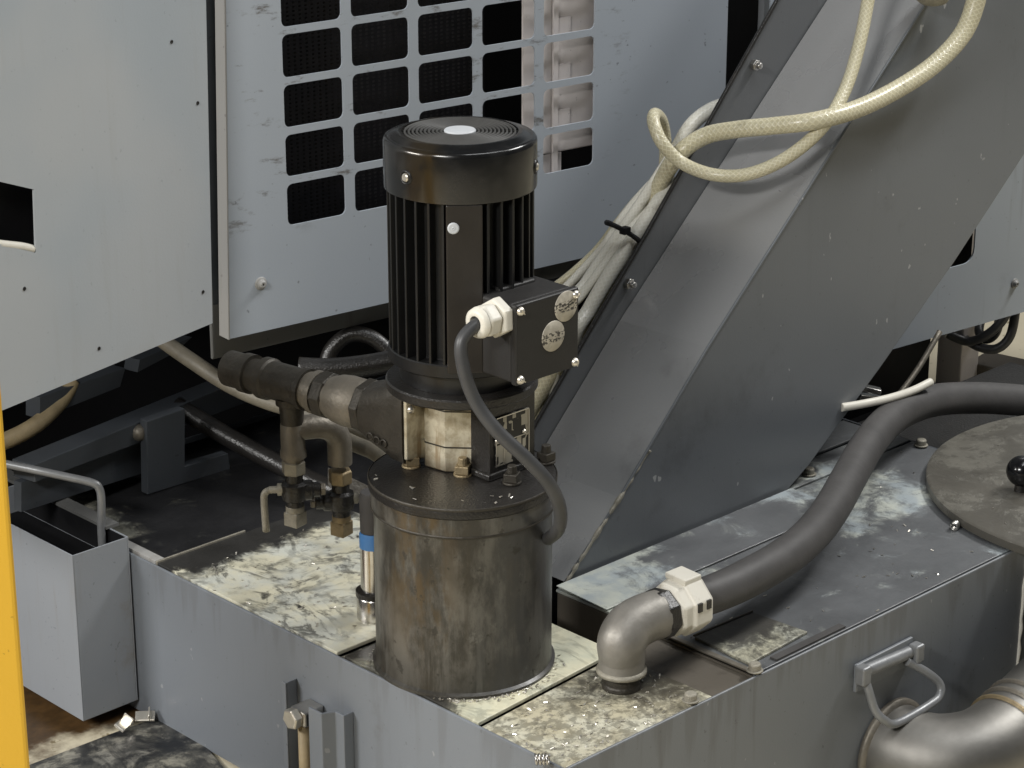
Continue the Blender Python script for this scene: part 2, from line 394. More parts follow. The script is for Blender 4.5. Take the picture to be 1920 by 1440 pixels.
def mat_floor():
    t = NT('floor_paint'); x, y, z = t.xyz()
    n = t.noise(14., 6, .65)
    col = t.mix(n, (.55, .49, .35), (.66, .60, .46))
    col = t.mix(t.ramp(t.noise(60., 4, .6), .62, .70), col, (.22, .18, .10))
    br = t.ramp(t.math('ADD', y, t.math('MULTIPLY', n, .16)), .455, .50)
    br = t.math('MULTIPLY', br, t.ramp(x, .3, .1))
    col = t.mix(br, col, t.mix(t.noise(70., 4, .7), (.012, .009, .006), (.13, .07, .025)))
    return t.out(col, .35, 0, .5)
M['floor'] = mat_floor()
def mat_radiator():
    t = NT('radiator_core'); col = t.mix(t.noise(140., 3), (.004, .004, .005), (.016, .015, .018)); return t.out(col, .6, .2, .3)
M['radiator'] = mat_radiator()
M['rad_fin'] = plain('rad_fin', (.011, .0105, .012), .6, .1, .3, .6, 40.)
def mat_sticker(name, seed):
    t = NT(name)
    n = t.noise(95., 3, .6, t.scaled((1, 1, 1), (seed, seed*2, 0)))
    s2 = t.noise(1., 3, .6, t.scaled((330, 330, 520), (seed, 0, seed)))
    col = t.mix(t.ramp(n, .4, .65), (.50, .46, .38), (.36, .33, .27))
    x, y, z = t.xyz()
    band = t.ramp(t.math('ABSOLUTE', t.math('SUBTRACT', z, seed)), .0052, .0040)
    col = t.mix(t.math('MULTIPLY', band, t.ramp(s2, .48, .54)), col, (.05, .045, .04))
    return t.out(col, .4, .1, .5)
def mat_nameplate():
    t = NT('nameplate_print')
    vr = t.n('ShaderNodeTexVoronoi'); vr.distance = 'CHEBYCHEV'; vr.inputs['Scale'].default_value = 1.; vr.inputs['Randomness'].default_value = .55
    t.set(vr.inputs['Vector'], t.scaled((190, 190, 110)))
    sp = t.n('ShaderNodeSeparateColor'); t.set(sp.inputs[0], vr.outputs['Color'])
    col = t.mix(t.ramp(sp.outputs[0], .52, .56), (.018, .018, .018), (.34, .32, .27))
    return t.out(col, .35, .4, .5)
M['plate'] = mat_nameplate()

# ================================================================== floor
b = B(); b.faces([(-6, -6, -.18), (9, -6, -.18), (9, 9, -.18), (-6, 9, -.18)], [(0, 1, 2, 3)])
tag(b.build('floor', M['floor']), kind='structure')
b = B(); q = [oz(20, 1450, -.178), oz(215, 1376, -.178), oz(330, 1335, -.178), oz(520, 1560, -.178), oz(200, 1640, -.178)]
b.prism([(p.x, p.y, -.1795) for p in q], (0, 0, .0035))
tag(recenter(b.build('floor_mat', M['mat_rubber'], bevel=.001)), 'wet black rubber mat with pale streaks on the floor in front of the tank', 'mat')

# ================================================================== coolant tank
XL, YR = -.0805, -.2095
tank = thing('coolant_tank', 'low grey sheet steel coolant tank carrying the pump, streaked with oil and milky coolant', 'tank', (0, 0, -.18))
b = B(); b.box((XL, YR, -.178), (XL+.003, .62, 0)); b.build('side_wall', M['tank_grey'], tank, bevel=.0012)
b = B(); b.box((XL+.0035, YR, -.178), (.585, YR+.003, 0)); b.build('front_wall', M['tank_grey_side'], tank, bevel=.0012)
b = B(); b.box((.5875, YR-.001, -.178), (1.25, YR+.003, .0)); w2 = b.build('end_wall', M['tank_grey_side'], tank, bevel=.0012)
# pale sealant run down the joint of the two wall sheets
b = B(); pts = [(.5862+random.uniform(-.0012, .0012), YR-.0008, -.01-.012*i) for i in range(13)]; b.tube(pts, [random.uniform(.0012, .0026) for _ in pts], 8, 3)
b.build('sealant_bead', M['white_plastic'], tank)
# inside floor of the tank (dark)
b = B(); b.box((XL+.004, YR+.004, -.177), (1.2, .60, -.170)); b.build('tank_floor', M['black'], tank)
b = B(); b.box((XL+.0035, .623, -.178), (1.2, .626, .0)); b.build('rear_wall', M['frame_dark'], tank)
def plate(name, poly, mat, z1=-.001, th=.003, lab=None, bv=.0008):
    bb = B(); bb.prism([(x, y, z1-th) for x, y in poly], (0, 0, th)); o = bb.build(name, mat, tank, bevel=bv)
    if lab: o['label'] = lab
    return o
XC = .109    # right-hand edge of the near cover sheets
x0 = XL+.0038
plate('cover_plate', [(x0, .0885), (.150, .0885), (.150, .3655), (x0, .3655)], M['res_left'], .0015, .004, 'cover plate under milky swirled coolant')
plate('cover_plate', [(x0, .0805), (.150, .0805), (.150, .0865), (x0, .0865)], M['res_strip'], -.003, .003)
plate('cover_plate', [(x0, -.1005), (XC, -.0865), (XC, .0785), (x0, .0785)], M['res_pump'], .0012, .004, 'cover plate round the pump foot with a cream puddle')
plate('cover_plate', [(x0, YR+.0040), (XC, YR+.0040), (XC, -.0905), (x0, -.1045)], M['res_elbow'], -.001, .004, 'cover plate crusted with speckled dry coolant')
plate('cover_plate', [(x0, .3685), (.62, .3685), (.62, .615), (x0, .615)], M['res_dark'], -.002, .004, 'dark oily cover plate under the machine')
b = B(); b.box((x0, .3658, -.0015), (.035, .3682, .0030)); b.build('edge_strip', M['nut_dirty'], tank, bevel=.0006)
b = B(); b.box((x0, .3690, -.0018), (x0+.011, .600, .0028)); b.build('edge_strip', M['return'], tank, bevel=.0006)
plate('cover_plate', [(.153, .19), (.62, .19), (.62, .3665), (.153, .3665)], M['res_dark'], -.002, .004)
# right-hand cover tray with a turned-down near edge
XT = .166
plate('cover_plate', [(XT, YR+.0042), (.585, YR+.0042), (.735, YR+.0042), (.735, .047), (XT, .047)], M['res_right'], .0005, .003, 'blue grey cover plate with a whitish dried puddle')
b = B(); b.box((XT, YR+.0045, -.06), (XT+.002, .045, -.0028)); b.build('turned_edge', M['channel'], tank, bevel=.0006)
b = B(); b.box((XT, YR+.0045, -.0025), (XT+.006, -.100, .0015)); b.build('edge_strip', M['galv'], tank, bevel=.0006)
b = B(); b.box((XC+.002, -.070, -.075), (XT-.001, .186, -.062)); b.build('channel_floor', M['channel'], tank)
b = B(); b.prism([(XC+.0015, YR+.0045, -.0095), (XT-.0008, YR+.0045, -.0075), (XT-.0008, -.088, -.0075), (XC+.0015, -.088, -.0095)], (0, 0, .003)); b.build('low_plate', M['channel'], tank, bevel=.0006)
b = B(); b.box((XC+.002, -.0880, -.061), (XT-.001, -.0855, -.0100)); b.build('channel_end', M['channel'], tank)
b = B(); b.box((XC-.0018, -.200, -.060), (XC-.0003, .186, -.0055)); b.build('turned_edge', M['channel'], tank)
plate('cover_plate', [(.522, .050), (.735, .050), (.735, .075), (.522, .075)], M['res_right'], .0008, .003)
plate('cover_plate', [(.522, .078), (.735, .078), (.735, .098), (.522, .098)], M['res_right'], -.003, .003)
plate('cover_plate', [(.522, .101), (.735, .101), (.735, .145), (.522, .145)], M['res_right'], -.001, .003)
b = B(); b.box((.735, .005, -.09), (.738, .185, .0)); b.build('turned_edge', M['frame_dark'], tank)
# inset patch with a bright lip
pp = [oz(*p) for p in ((1302, 1200), (1412, 1154), (1514, 1190), (1405, 1250))]
plate('patch_plate', [(p.x, p.y) for p in pp], M['res_patch'], .0035, .003)
b = B(); b.tube([pp[0]+V((0, .001, .004)), pp[1]+V((0, .001, .004))], .0012, 6, 1); b.build('patch_lip', M['galv'], tank)
b = B(); b.prism([(.200, YR+.006, .0007), (.300, YR+.006, .0007), (.300, YR+.014, .0007), (.200, YR+.014, .0007)], (0, 0, .002)); b.build('patch_strip', M['rubber'], tank)
# cover bolts
def boltmesh(nm, r, h, mat):
    bb = B(); bb.lathe([(0, h), (r*.8, h), (r, h*.82), (r, 0), (0, 0)], n=16, smooth=False); bb.lathe([(r*1.35, 0), (r*1.35, .0012), (r, .0013)], n=16, smooth=False)
    return bb.build(nm, mat, tank, bevel=.0004)
b0 = boltmesh('cover_bolt', .0058, .0075, M['nut_dirty'])
spots = [(1295, 1313), (1415, 1257), (1517, 889), (1727, 835)]
for i, p in enumerate(spots):
    q = oz(*p, .002); Mx = Matrix.Translation(q-WL[tank])
    if i == 0: b0.matrix_local = Mx
    else: copy_mesh(b0, Mx, tank)
b0.data.transform(Matrix.Translation(WL[tank]))
# level gauge on the near-left wall
gz = -.0445
b = B(); b.box((XL-.014, .1440, -.177), (XL-.012, .1500, gz)); b.box((XL-.012, .1440, -.177), (XL-.0002, .1455, gz)); gg = b.build('level_gauge', M['tank_grey'], tank, bevel=.0008)
gg['label'] = 'oil level gauge in its bent sheet guard'
b = B()
prof = [(XL-.0002, .0625), (XL-.012, .0625), (XL-.012, .074), (XL-.024, .080), (XL-.024, .099), (XL-.0215, .099), (XL-.0215, .0815), (XL-.0095, .0755), (XL-.0095, .0645), (XL-.0002, .0645)]
b.prism([(x, y, -.177) for x, y in prof], (0, 0, .177+gz-.004)); b.build('guard', M['tank_grey'], gg, bevel=.0008)
b = B(); b.lathe([(0, 0), (.0065, 0), (.0065, .14), (0, .14)], (XL-.016, .1150, -.210), n=20); b.build('sight_tube', M['tan_hose'], gg)
b = B(); b.box((XL-.024, .1045, -.0735), (XL-.0003, .1260, -.0575)); b.build('gauge_block', M['steel'], gg, bevel=.002)
b = B(); b.hexn((XL-.024, .1165, -.0655), (-1, 0, 0), .0105, .009); b.build('gauge_bolt', M['screw'], gg, bevel=.0006)
# drop handle on the right-hand wall
hd = B(); a = py_(1612, 1262, YR-.006); c = py_(1712, 1220, YR-.006)
hd.tube([a, c], .0062, 14, 1); H = hd.build('lift_handle', M['handle'], tank, smooth_angle=40); H['label'] = 'folding steel lift handle'
for e in (a, c):
    b = B(); b.box((e.x-.006, YR-.016, e.z-.010), (e.x+.006, YR-.0042, e.z+.009)); b.build('handle_lug', M['handle'], H, bevel=.002)
ringp = [py_(1628, 1292, YR-.014), py_(1640, 1330, YR-.020), py_(1658, 1350, YR-.026), py_(1682, 1356, YR-.028), py_(1745, 1320, YR-.028), py_(1762, 1303, YR-.027), py_(1762, 1282, YR-.024), py_(1740, 1262, YR-.018), py_(1712, 1246, YR-.012)]
b = B(); b.tube([py_(1622, 1275, YR-.010)]+ringp+[py_(1700, 1240, YR-.010)], .0042, 12, 5); b.build('handle_ring', M['handle'], H)
b = B(); b.box((a.x-.002, YR-.004, a.z-.021), (c.x+.002, YR-.0003, a.z+.008)); b.build('handle_plate', M['tank_grey_side'], H, bevel=.001)

# ================================================================== coolant pump
pump = thing('coolant_pump', 'black vertical coolant pump with finned motor standing on an oily round canister', 'pump', (0, 0, .0012))
cz = 56
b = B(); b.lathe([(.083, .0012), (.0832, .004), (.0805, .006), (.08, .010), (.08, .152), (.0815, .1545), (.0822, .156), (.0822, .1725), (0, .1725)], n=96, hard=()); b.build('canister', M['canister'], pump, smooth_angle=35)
b = B(); b.lathe([(.07, .1732), (.0832, .1732), (.0842, .1742), (.0842, .1805), (.0832, .1832), (0, .184)], n=96); fl = b.build('canister_flange', M['oily_black'], pump, smooth_angle=35)
# weld bead of chips and sealant round the foot
b = B(); b.lathe([(.0838, .1836), (.0846, .1828), (.0846, .1815), (.0840, .1806)], n=96); b.lathe([(.0823, .1570), (.0828, .1562), (.0828, .1553), (.0820, .1546)], n=96); b.build('worn_rim', M['galv_dark'], fl, smooth_angle=60)
for i, p in enumerate(((868, 890), (771, 874), (1024, 866), (960, 905))):
    q = oz(*p, .184); bb = B()
    bb.lathe([(.0085, 0), (.0085, .0018), (0, .0018)], q, n=18, smooth=False)
    bb.box((-.0062, -.0062, .0019), (.0062, .0062, .0095), Matrix.Translation(q) @ Matrix.Rotation(.6+i*.5, 4, 'Z'))
    bb.lathe([(.0045, .0096), (.0042, .0165), (0, .0165)], q, n=12, smooth=False)
    bb.build('flange_bolt', M['galv_dark'] if i > 1 else M['brass_dirty'], fl, bevel=.0007)
# pump stages
DV = V((-.155, .988, 0)).normalized(); DN = V((.988, .155, 0)).normalized(); PZ = .222
zb, zt = .1842, .2665
poly = [oz(797, 863, .19), oz(835, 874, .19), oz(883, 875, .19), oz(908, 880, .19)]
back = [V((.035, .03, 0)), V((-.005, .045, 0))]
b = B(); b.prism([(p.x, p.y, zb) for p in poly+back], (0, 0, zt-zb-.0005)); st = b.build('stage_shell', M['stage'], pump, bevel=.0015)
for k, zz in enumerate((.207, .241)):
    b = B(); cen = V((sum(p.x for p in poly+back)/6, sum(p.y for p in poly+back)/6, 0))
    b.prism([(cen.x+(p.x-cen.x)*1.015, cen.y+(p.y-cen.y)*1.015, zz) for p in poly+back], (0, 0, .0014)); b.build('stage_joint', M['galv_dark'], st)
b = B(); b.prism([DV*.0440+DN*w_+V((0, 0, z_)) for w_, z_ in ((-.0285, zb+.010), (-.0015, zb+.004), (-.0015, zt-.0005), (-.0285, zt-.0005))], -DV*.004); b.build('clamp_strip', M['stage'], pump, bevel=.0015)
for c in (pl(769, 768, DV*.0398, DV), pl(900, 811, (poly[2]+poly[3])/2, (-.1, -1, 0))):
    c = V(c); b = B(); b.lathe([(0, .003), (.0024, .0028), (.0034, .0008), (.0042, 0), (.0042, -.004)], c, (-.7, -.7, .1), 14); b.build('clamp_screw', M['screw'], pump)
# dark bracket block with the nameplate (faces the elbow side)
e0, e1 = oz(919, 893, .188), oz(1003, 862, .188)
yb = (e0.y+e1.y)/2
b = B(); b.box((e0.x, yb, zb), (e1.x, yb+.050, zt-.0003)); b.box((e0.x-.004, yb-.003, zb), (e1.x+.003, yb+.05, zb+.006)); br = b.build('pump_bracket', M['oily_black'], pump, bevel=.0015)
nq = [pl(*p, (0, yb-.0005, 0), (0, 1, 0)) for p in ((928, 876), (990, 853), (988, 764), (926, 787))]
xa, xb = nq[0].x, nq[1].x; za, zb2 = min(nq[0].z, nq[1].z), max(nq[2].z, nq[3].z)
b = B(); b.box((xa, yb-.0016, za), (xb, yb-.0003, zb2)); npl = b.build('nameplate', M['plate'], pump, bevel=.0003)
b = B()
for (u0, u1, v0, v1) in ((xa, xb, zb2-.0008, zb2), (xa, xa+.0008, za, zb2), (xb-.0008, xb, za, zb2), (xa+.010, xa+.0108, za, zb2-.03), (xa+.001, xb-.001, za+.022, za+.0226)): b.box((u0, yb-.0022, v0), (u1, yb-.0014, v1))
b.build('nameplate_rule', M['steel'], npl)
for p in ((932, 827), (983, 809)):
    c = pl(*p, (0, yb-.002, 0), (0, 1, 0)); b = B(); b.lathe([(0, .002), (.0016, .0015), (.0022, 0)], c, (0, -1, 0), 12); b.build('nameplate_rivet', M['screw'], npl)
# cast discharge port towards the pipe
def ringpts(t, w, h, zc, n=32, power=2.):
    out = []
    for i in range(n):
        a_ = 2*math.pi*i/n; ca, sa = math.cos(a_), math.sin(a_)
        rr_ = 1/((abs(ca)**power+abs(sa)**power)**(1/power))
        out.append(DV*t+DN*(ca*rr_*w)+V((0, 0, zc+sa*rr_*h)))
    return out
def loft(bb, rings):
    vs = [bb.bm.verts.new(p) for r_ in rings for p in r_]; n = len(rings[0])
    for k in range(len(rings)-1):
        for i in range(n):
            j = (i+1) % n; f = bb.bm.faces.new([vs[k*n+i], vs[k*n+j], vs[(k+1)*n+j], vs[(k+1)*n+i]]); f.smooth = True
    bb.bm.faces.new(vs[:n][::-1]); bb.bm.faces.new(vs[-n:])
b = B(); loft(b, [ringpts(.0445, .030, .038, .2255, power=9), ringpts(.058, .030, .037, .2255, power=8), ringpts(.068, .029, .034, .224, power=5), ringpts(.092, .0265, .0275, PZ, power=3), ringpts(.100, .0255, .0255, PZ, power=2.5)]); b.build('discharge_port', M['galv_dark'], pump, smooth_angle=50)
b = B()
for (t_, z_) in ((.066, .205), (.074, .206), (.082, .208)): b.lathe([(.0030, .0012), (.0042, .0012), (.0042, 0), (.0030, 0)], DV*t_-DN*.0292+V((0, 0, z_)), -DN, 12)
b.build('cast_mark', M['galv_dark'], pump)
# motor flange, neck, body
b = B(); b.lathe([(.052, .2668), (.0655, .2668), (.0668, .2682), (.0668, .2745), (.0655, .276), (.050, .2765)], n=80); b.build('motor_flange', M['oily_black'], pump, smooth_angle=35)
b = B(); b.lathe([(.054, .2766), (.0545, .2800), (.056, .2925), (.056, .297)], n=64); b.build('motor_neck', M['motor'], pump, smooth_angle=35)
b = B(); b.lathe([(.055, .2945), (.0628, .2945), (.0640, .2955), (.0640, .3055), (.0630, .3065), (.0525, .307), (.0520, .309), (.0520, .448), (0, .448)], n=80); mh = b.build('motor_housing', M['motor'], pump, smooth_angle=35)
camang = math.atan2(-1.45, -1.344)
fin = None
NF = 31
for i in range(NF):
    a_ = camang-R(13.7)-R(11.6)*i
    off = math.degrees((a_-camang+math.pi) % (2*math.pi)-math.pi)
    if -12 < off < 19: continue
    Mx = Matrix.Rotation(a_, 4, 'Z')
    if fin is None:
        b = B(); b.box((.050, -.00115, .305), (.0630, .00115, .4478)); fin = b.build('cooling_fin', M['motor'], mh, bevel=.0005)
        fin.data.transform(Matrix.Translation(WL[mh])); fin.data.transform(Matrix.Identity(4))
        fin.matrix_local = Matrix.Translation(-WL[mh]) @ Mx
    else: copy_mesh(fin, Matrix.Translation(-WL[mh]) @ Mx, mh)
# flat pad of the motor and its screw
Rm = Matrix.Rotation(camang+R(3.), 4, 'Z')
b = B(); b.box((.045, -.0155, .300), (.0640, .0150, .4476), Rm); b.build('motor_pad', M['motor_pad'], mh, bevel=.001)
c = Rm @ V((.0641, -.0095, zv(*( (Rm @ V((.064, -.0095, 0))).xy), 428)))
b = B(); b.lathe([(0, .0010), (.0040, .0010), (.0050, .0004), (.0050, 0)], c, Rm.to_3x3() @ V((1, 0, 0)), 16); b.lathe([(.0006, .0011), (.0011, .0014), (.0016, .0011)], c, Rm.to_3x3() @ V((1, 0, 0)), 6, False); b.build('pad_screw', M['white'], mh); mh.children[-1].data.set_sharp_from_angle(angle=R(20))
# fan cover
b = B(); b.lathe([(.0635, .4490), (.0652, .4482), (.0655, .4500), (.0655, .4868), (.0652, .4888), (.0643, .4905), (.0628, .4916), (.0612, .4918), (.0585, .4925), (.0540, .4944), (.0515, .4952), (.0495, .4953), (.0490, .4925), (0, .4925)], n=112); fc = b.build('fan_cover', M['cover'], pump, smooth_angle=48)
b = B()
for k in range(10):
    r_ = .0162+k*.0034; b.lathe([(r_-.0008, .4932), (r_-.0006, .4954), (r_+.0006, .4954), (r_+.0008, .4932)], n=72)
for k in range(36):
    Mx = Matrix.Rotation(2*math.pi*k/36, 4, 'Z'); b.box((.0155, -.0004, .4930), (.0496, .0004, .4942), Mx)
b.build('cover_grille', M['grille_bar'], fc)
b = B(); b.lathe([(0, .4962), (.0128, .4962), (.0136, .4954), (.0136, .4926)], n=40); b.build('cover_badge', M['white'], fc, smooth_angle=35)
for aoff, py0 in ((-43.5, 331), (76.5, 318), (196.5, 331)):
    a_ = camang+R(aoff); u = V((math.cos(a_), math.sin(a_), 0)); c = u*.0656; c.z = .4672
    b = B(); b.lathe([(.0066, -.0004), (.0060, .0008), (.0052, .0010), (.0046, .0004), (.0045, -.0004)], c, u, 20); b.build('screw_recess', M['motor'], fc)
    b = B(); b.lathe([(0, .0022), (.0026, .0021), (.0036, .0012), (.0036, -.001)], c, u, 16); b.build('cover_screw', M['screw'], fc, smooth_angle=40)
# terminal box
TY = -.10; ax0, ax1, az0, az1 = -.031, .0435, .2985, .3700
b = B(); b.box((ax0+.0015, TY+.0075, az0+.001), (ax1-.0015, -.043, az1-.001)); b.box((-.012, -.062, .297), (.030, -.035, .372))
tb = b.build('terminal_box', M['tbox'], pump, bevel=.0025, seg=3)
b = B(); b.box((ax0, TY, az0), (ax1, TY+.0068, az1)); b.build('box_cover', M['tbox'], tb, bevel=.002, seg=3)
for (x, z) in ((ax0+.005, az1-.006), (ax1-.0045, az1-.006), (ax0+.005, az0+.005), (ax1-.0045, az0+.005)):
    b = B(); b.lathe([(0, .0036), (.0022, .0032), (.0037, .0012), (.0040, 0)], (x, TY, z), (0, -1, 0), 18)
    b.box((-.0030, -.0039, -.0004), (.0030, -.0030, .0004), Matrix.Translation((x, TY, z)) @ Matrix.Rotation(random.uniform(0, 3), 4, 'Y')); b.build('cover_screw', M['screw'], tb)
for k, p in enumerate(((1061, 574), (1037, 630))):
    c = py_(*p, TY); b = B(); b.lathe([(0, .0007), (.0131, .0007), (.0135, .0003), (.0135, 0)], c, (0, -1, 0), 40)
    b.build('round_sticker', mat_sticker('sticker_print', c.z-.001*k), tb)
# cable gland, on the box face that looks towards the yellow post
gc = pl(938, 593, (ax0, 0, 0), (1, 0, 0)); gx = ax0+.0014
b = B(); b.hexn((gx, gc.y, gc.z), (-1, 0, 0), .0175, .010, rot=.3); gl = b.build('cable_gland', M['white_plastic'], pump, bevel=.0010)
b = B(); b.hexn((gx-.010, gc.y, gc.z), (-1, 0, 0), .0150, .0155, rot=.05, cham=.16); b.build('gland_nut', M['white_plastic'], gl, bevel=.0015, seg=3)
b = B(); b.lathe([(.0135, 0), (.0125, .004), (.0085, .0058), (.0066, .0050), (.006, 0)], (gx-.0252, gc.y, gc.z), (-1, 0, 0), 24); b.build('gland_dome', M['white_plastic'], gl, smooth_angle=60)

# ================================================================== power cable
g0 = V((gx-.024, gc.y, gc.z))
dG = (g0-CAM).dot(FW)
cp = [g0+V((.006, 0, 0)), g0+V((-.004, 0, -.0005)), dp(866, 640, dG-.008), dp(869, 690, dG-.004), dp(890, 750, dG+.006), dp(930, 806, dG+.012), dp(985, 858, dG+.022), dp(1028, 905, dG+.036), dp(1049, 950, dG+.056), dp(1048, 990, dG+.085), dp(1028, 1010, dG+.13)]
M['cable_print'] = mat_print_cable()
b = B(); b.tube(cp, [.0056, .0056, .0056, .0057, .0058, .006, .006, .006, .006, .006, .006], 18, 8)
pc = recenter(b.build('power_cable', M['cable_print']))
tag(pc, 'dark grey power cable curving down from the white gland past the pump flange', 'cable')

# ================================================================== discharge pipework
PT = V((-.0313, .2003, 0))
pw = thing('discharge_pipe', 'greasy threaded pipework with tee and union running from the pump to the left', 'pipework', (PT.x, PT.y, .06))
def along(prof, t0=0, n=40): return B().lathe([(r_, t_) for t_, r_ in prof], V((0, 0, PZ)), DV, n)
b = B(); b.hexn(V((0, 0, PZ))+DV*.1005, DV, .0262, .012, 8, .2); b.build('union_nut', M['galv_dark'], pw, bevel=.001)
along([(.113, .018), (.113, .0215), (.118, .0235), (.132, .0238), (.142, .0225), (.148, .020), (.160, .0195)]).build('union_body', M['galv'], pw, smooth_angle=40)
b = B(); b.hexn(V((0, 0, PZ))+DV*.1495, DV, .0225, .015, 8, .1); b.build('union_nut', M['galv_dark'], pw, bevel=.001)
along([(.165, .0175), (.165, .0205), (.172, .0205), (.173, .0175), (.180, .0175)]).build('pipe_collar', M['galv'], pw, smooth_angle=40)
b = along([(.180, .016), (.180, .0200), (.186, .0200), (.188, .0180), (.226, .0180), (.228, .0200), (.236, .0200), (.236, .016)])
b.lathe([(.0105, 0), (.0120, .022), (.0150, .0235), (.0150, .030), (.011, .030)], V((PT.x, PT.y, PZ-.042)), (0, 0, 1), 32)
b.build('pipe_tee', M['galv_dark'], pw, smooth_angle=40)
along([(.2362, .0155), (.250, .0155), (.250, .0190), (.260, .0190), (.264, .0172), (.280, .0172), (.280, 0)]).build('pipe_cap', M['galv_dark'], pw, smooth_angle=40)
X1, Y1 = PT.x, PT.y
zz = lambda p: zv(X1, Y1, p)
b = B(); b.lathe([(.0095, PZ-.040), (.0095, zz(790)), (.0115, zz(795)), (.0115, zz(842)), (.0125, zz(846)), (.0125, zz(856)), (.010, zz(858)), (.010, zz(862))], (X1, Y1, 0), n=28)
el = [V((X1, Y1, zz(806))), V((X1+.012, Y1-.0035, zz(806))), V((X1+.027, Y1-.008, zz(808))), V((X1+.038, Y1-.0113, zz(818))), V((X1+.0445, Y1-.0132, zz(836))), V((X1+.0455, Y1-.0135, zz(856))), V((X1+.0455, Y1-.0135, zz(885)))]
b.tube(el, [.0112, .0116, .0120, .0120, .0118, .0118, .0118], 20, 6)
b.build('branch_tee', M['galv'], pw, smooth_angle=50)
X2, Y2 = X1+.0455, Y1-.0135
z2 = lambda p: zv(X2, Y2, p)
def valve(X, Y, f, t0, mat_nut, mat_low, lever_dir, lev):
    b = B(); b.hexn((X, Y, f(t0+26)), (0, 0, 1), .0118, f(t0)-f(t0+26), 6, .3); v = b.build('ball_valve', mat_nut, pw, bevel=.0008)
    b = B(); b.lathe([(.0085, f(t0+26)), (.0085, f(t0+40)), (.0128, f(t0+44)), (.0135, f(t0+60)), (.0120, f(t0+72)), (.0085, f(t0+76)), (.0085, f(t0+96)), (0, f(t0+96))], (X, Y, 0), n=28); b.build('valve_body', M['oily_black'], v, smooth_angle=40)
    b = B(); b.lathe([(.009, f(t0+96)), (.009, f(t0+86)), (.0078, f(t0+84))], (X, Y, 0), n=20); b.hexn((X, Y, f(t0+122)), (0, 0, 1), .0112, f(t0+96)-f(t0+122), 4, .2, .06); b.build('lower_nut', mat_low, v, bevel=.0008)
    b = B(); sd = V((-lever_dir[0], -lever_dir[1], 0)).normalized(); b.lathe([(.010, .004), (.0098, .016), (.0075, .018), (.0075, .024), (0, .024)], (X, Y, f(t0+58)), sd, 18); b.build('valve_boss', M['oily_black'], v, smooth_angle=40)
    b = B(); b.hexn(V((X, Y, f(t0+58)))+sd*.0243, sd, .0065, .005); b.build('boss_nut', M['galv'], v, bevel=.0005)
    ld = V(lever_dir).normalized(); c = V((X, Y, f(t0+54)))
    b = B(); b.lathe([(.006, .010), (.006, .016), (.0035, .0165), (.0035, .024), (0, .024)], c, ld, 16)
    a = c+ld*.022; b.tube([a, a+ld*.005+V((0, 0, -.002)), a+ld*.007+V((0, 0, -.010)), a+ld*.006+V((0, 0, -lev))], [.0032, .0036, .0034, .0036], 8, 4); b.build('lever', M['nut_dirty'], v)
valve(X1, Y1, zz, 862, M['nut_dirty'], M['nut_dirty'], (-.85, .6, 0), .042)
valve(X2, Y2, z2, 880, M['brass_dirty'], M['brass_dirty'], (.75, -.55, 0), .050)

# ================================================================== level sensor behind the canister
ls = oz(702, 1156, .0015); LSX, LSY = ls.x, ls.y
sens = thing('level_sensor', 'chromed level sensor with blue band half hidden behind the pump canister', 'sensor', (LSX, LSY, .0015))
q = lambda p: zv(LSX, LSY, p)
b = B(); b.lathe([(.0165, .0015), (.0165, q(1118)), (.0150, q(1114)), (.0125, q(1112)), (.0122, q(1085)), (.0122, q(1020)), (0, q(1020))], (LSX, LSY, 0), n=32); b.build('sensor_body', M['chrome'], sens, smooth_angle=40)
b = B(); b.lathe([(.0172, q(1114)), (.0172, q(1105)), (.0135, q(1102)), (.0125, q(1102))], (LSX, LSY, 0), n=32); b.build('lock_ring', M['oily_black'], sens, smooth_angle=40)
b = B(); b.lathe([(.0127, q(1024)), (.0127, q(1000)), (.0118, q(996)), (0, q(996))], (LSX, LSY, 0), n=32); b.build('blue_band', M['blue'], sens, smooth_angle=40)
b = B(); b.lathe([(.0116, q(995)), (.0120, q(930)), (.0105, q(922)), (0, q(922))], (LSX, LSY, 0), n=24); b.build('sensor_cap', M['rubber'], sens, smooth_angle=40)

# ================================================================== chip conveyor chute
chute = thing('chip_conveyor', 'sloping dark grey sheet metal chip conveyor chute rising from the tank to the upper right', 'conveyor', (.35, .06, 0))
YS, YF = .05, .168
lowL = [(.1822, .001), (.2575, .0685), (.3830, .1952), (.7197, .5023), (1.03, .785)]
lowR = [(.5188, .001), (.5555, .0215), (.6718, .1028), (.7988, .1979), (.9201, .2986), (1.30, .615)]
b = B(); b.prism([(x, YS, z) for x, z in lowL]+[(x, YS, z) for x, z in reversed(lowR)], (0, .0025, 0)); b.build('side_panel', M['chute_side'], chute, bevel=.0008)
s_ = .934; UPV = V((-s_, 0, 1)).normalized()
b = B(); n_ = 4
for k in range(len(lowL)-1):
    (xa_, za_), (xb_, zb_) = lowL[k], lowL[k+1]
b.faces([p for x, z in lowL for p in ((x, YS+.0005, z+.0008), (x, YF+.002, z+.0008))], [(2*k, 2*k+1, 2*k+3, 2*k+2) for k in range(len(lowL)-1)]); tp = b.build('top_panel', M['chute_top'], chute, solid=.002)
# folded seam along the crease
b = B(); b.tube([(x-.0004, YS-.0002, z+.0006) for x, z in lowL], .0016, 8, 1); b.build('crease_seam', M['chute_side'], chute)
pts = [(.1822+.118*k/26+random.uniform(-.0006, .0006), YS-.0006, (.0685/.0753)*(.118*k/26)+.001) for k in range(27)]
b = B(); b.tube(pts, [random.uniform(.0006, .0030) for _ in pts], 7, 2); b.build('crease_crust', M['nut_dirty'], chute)
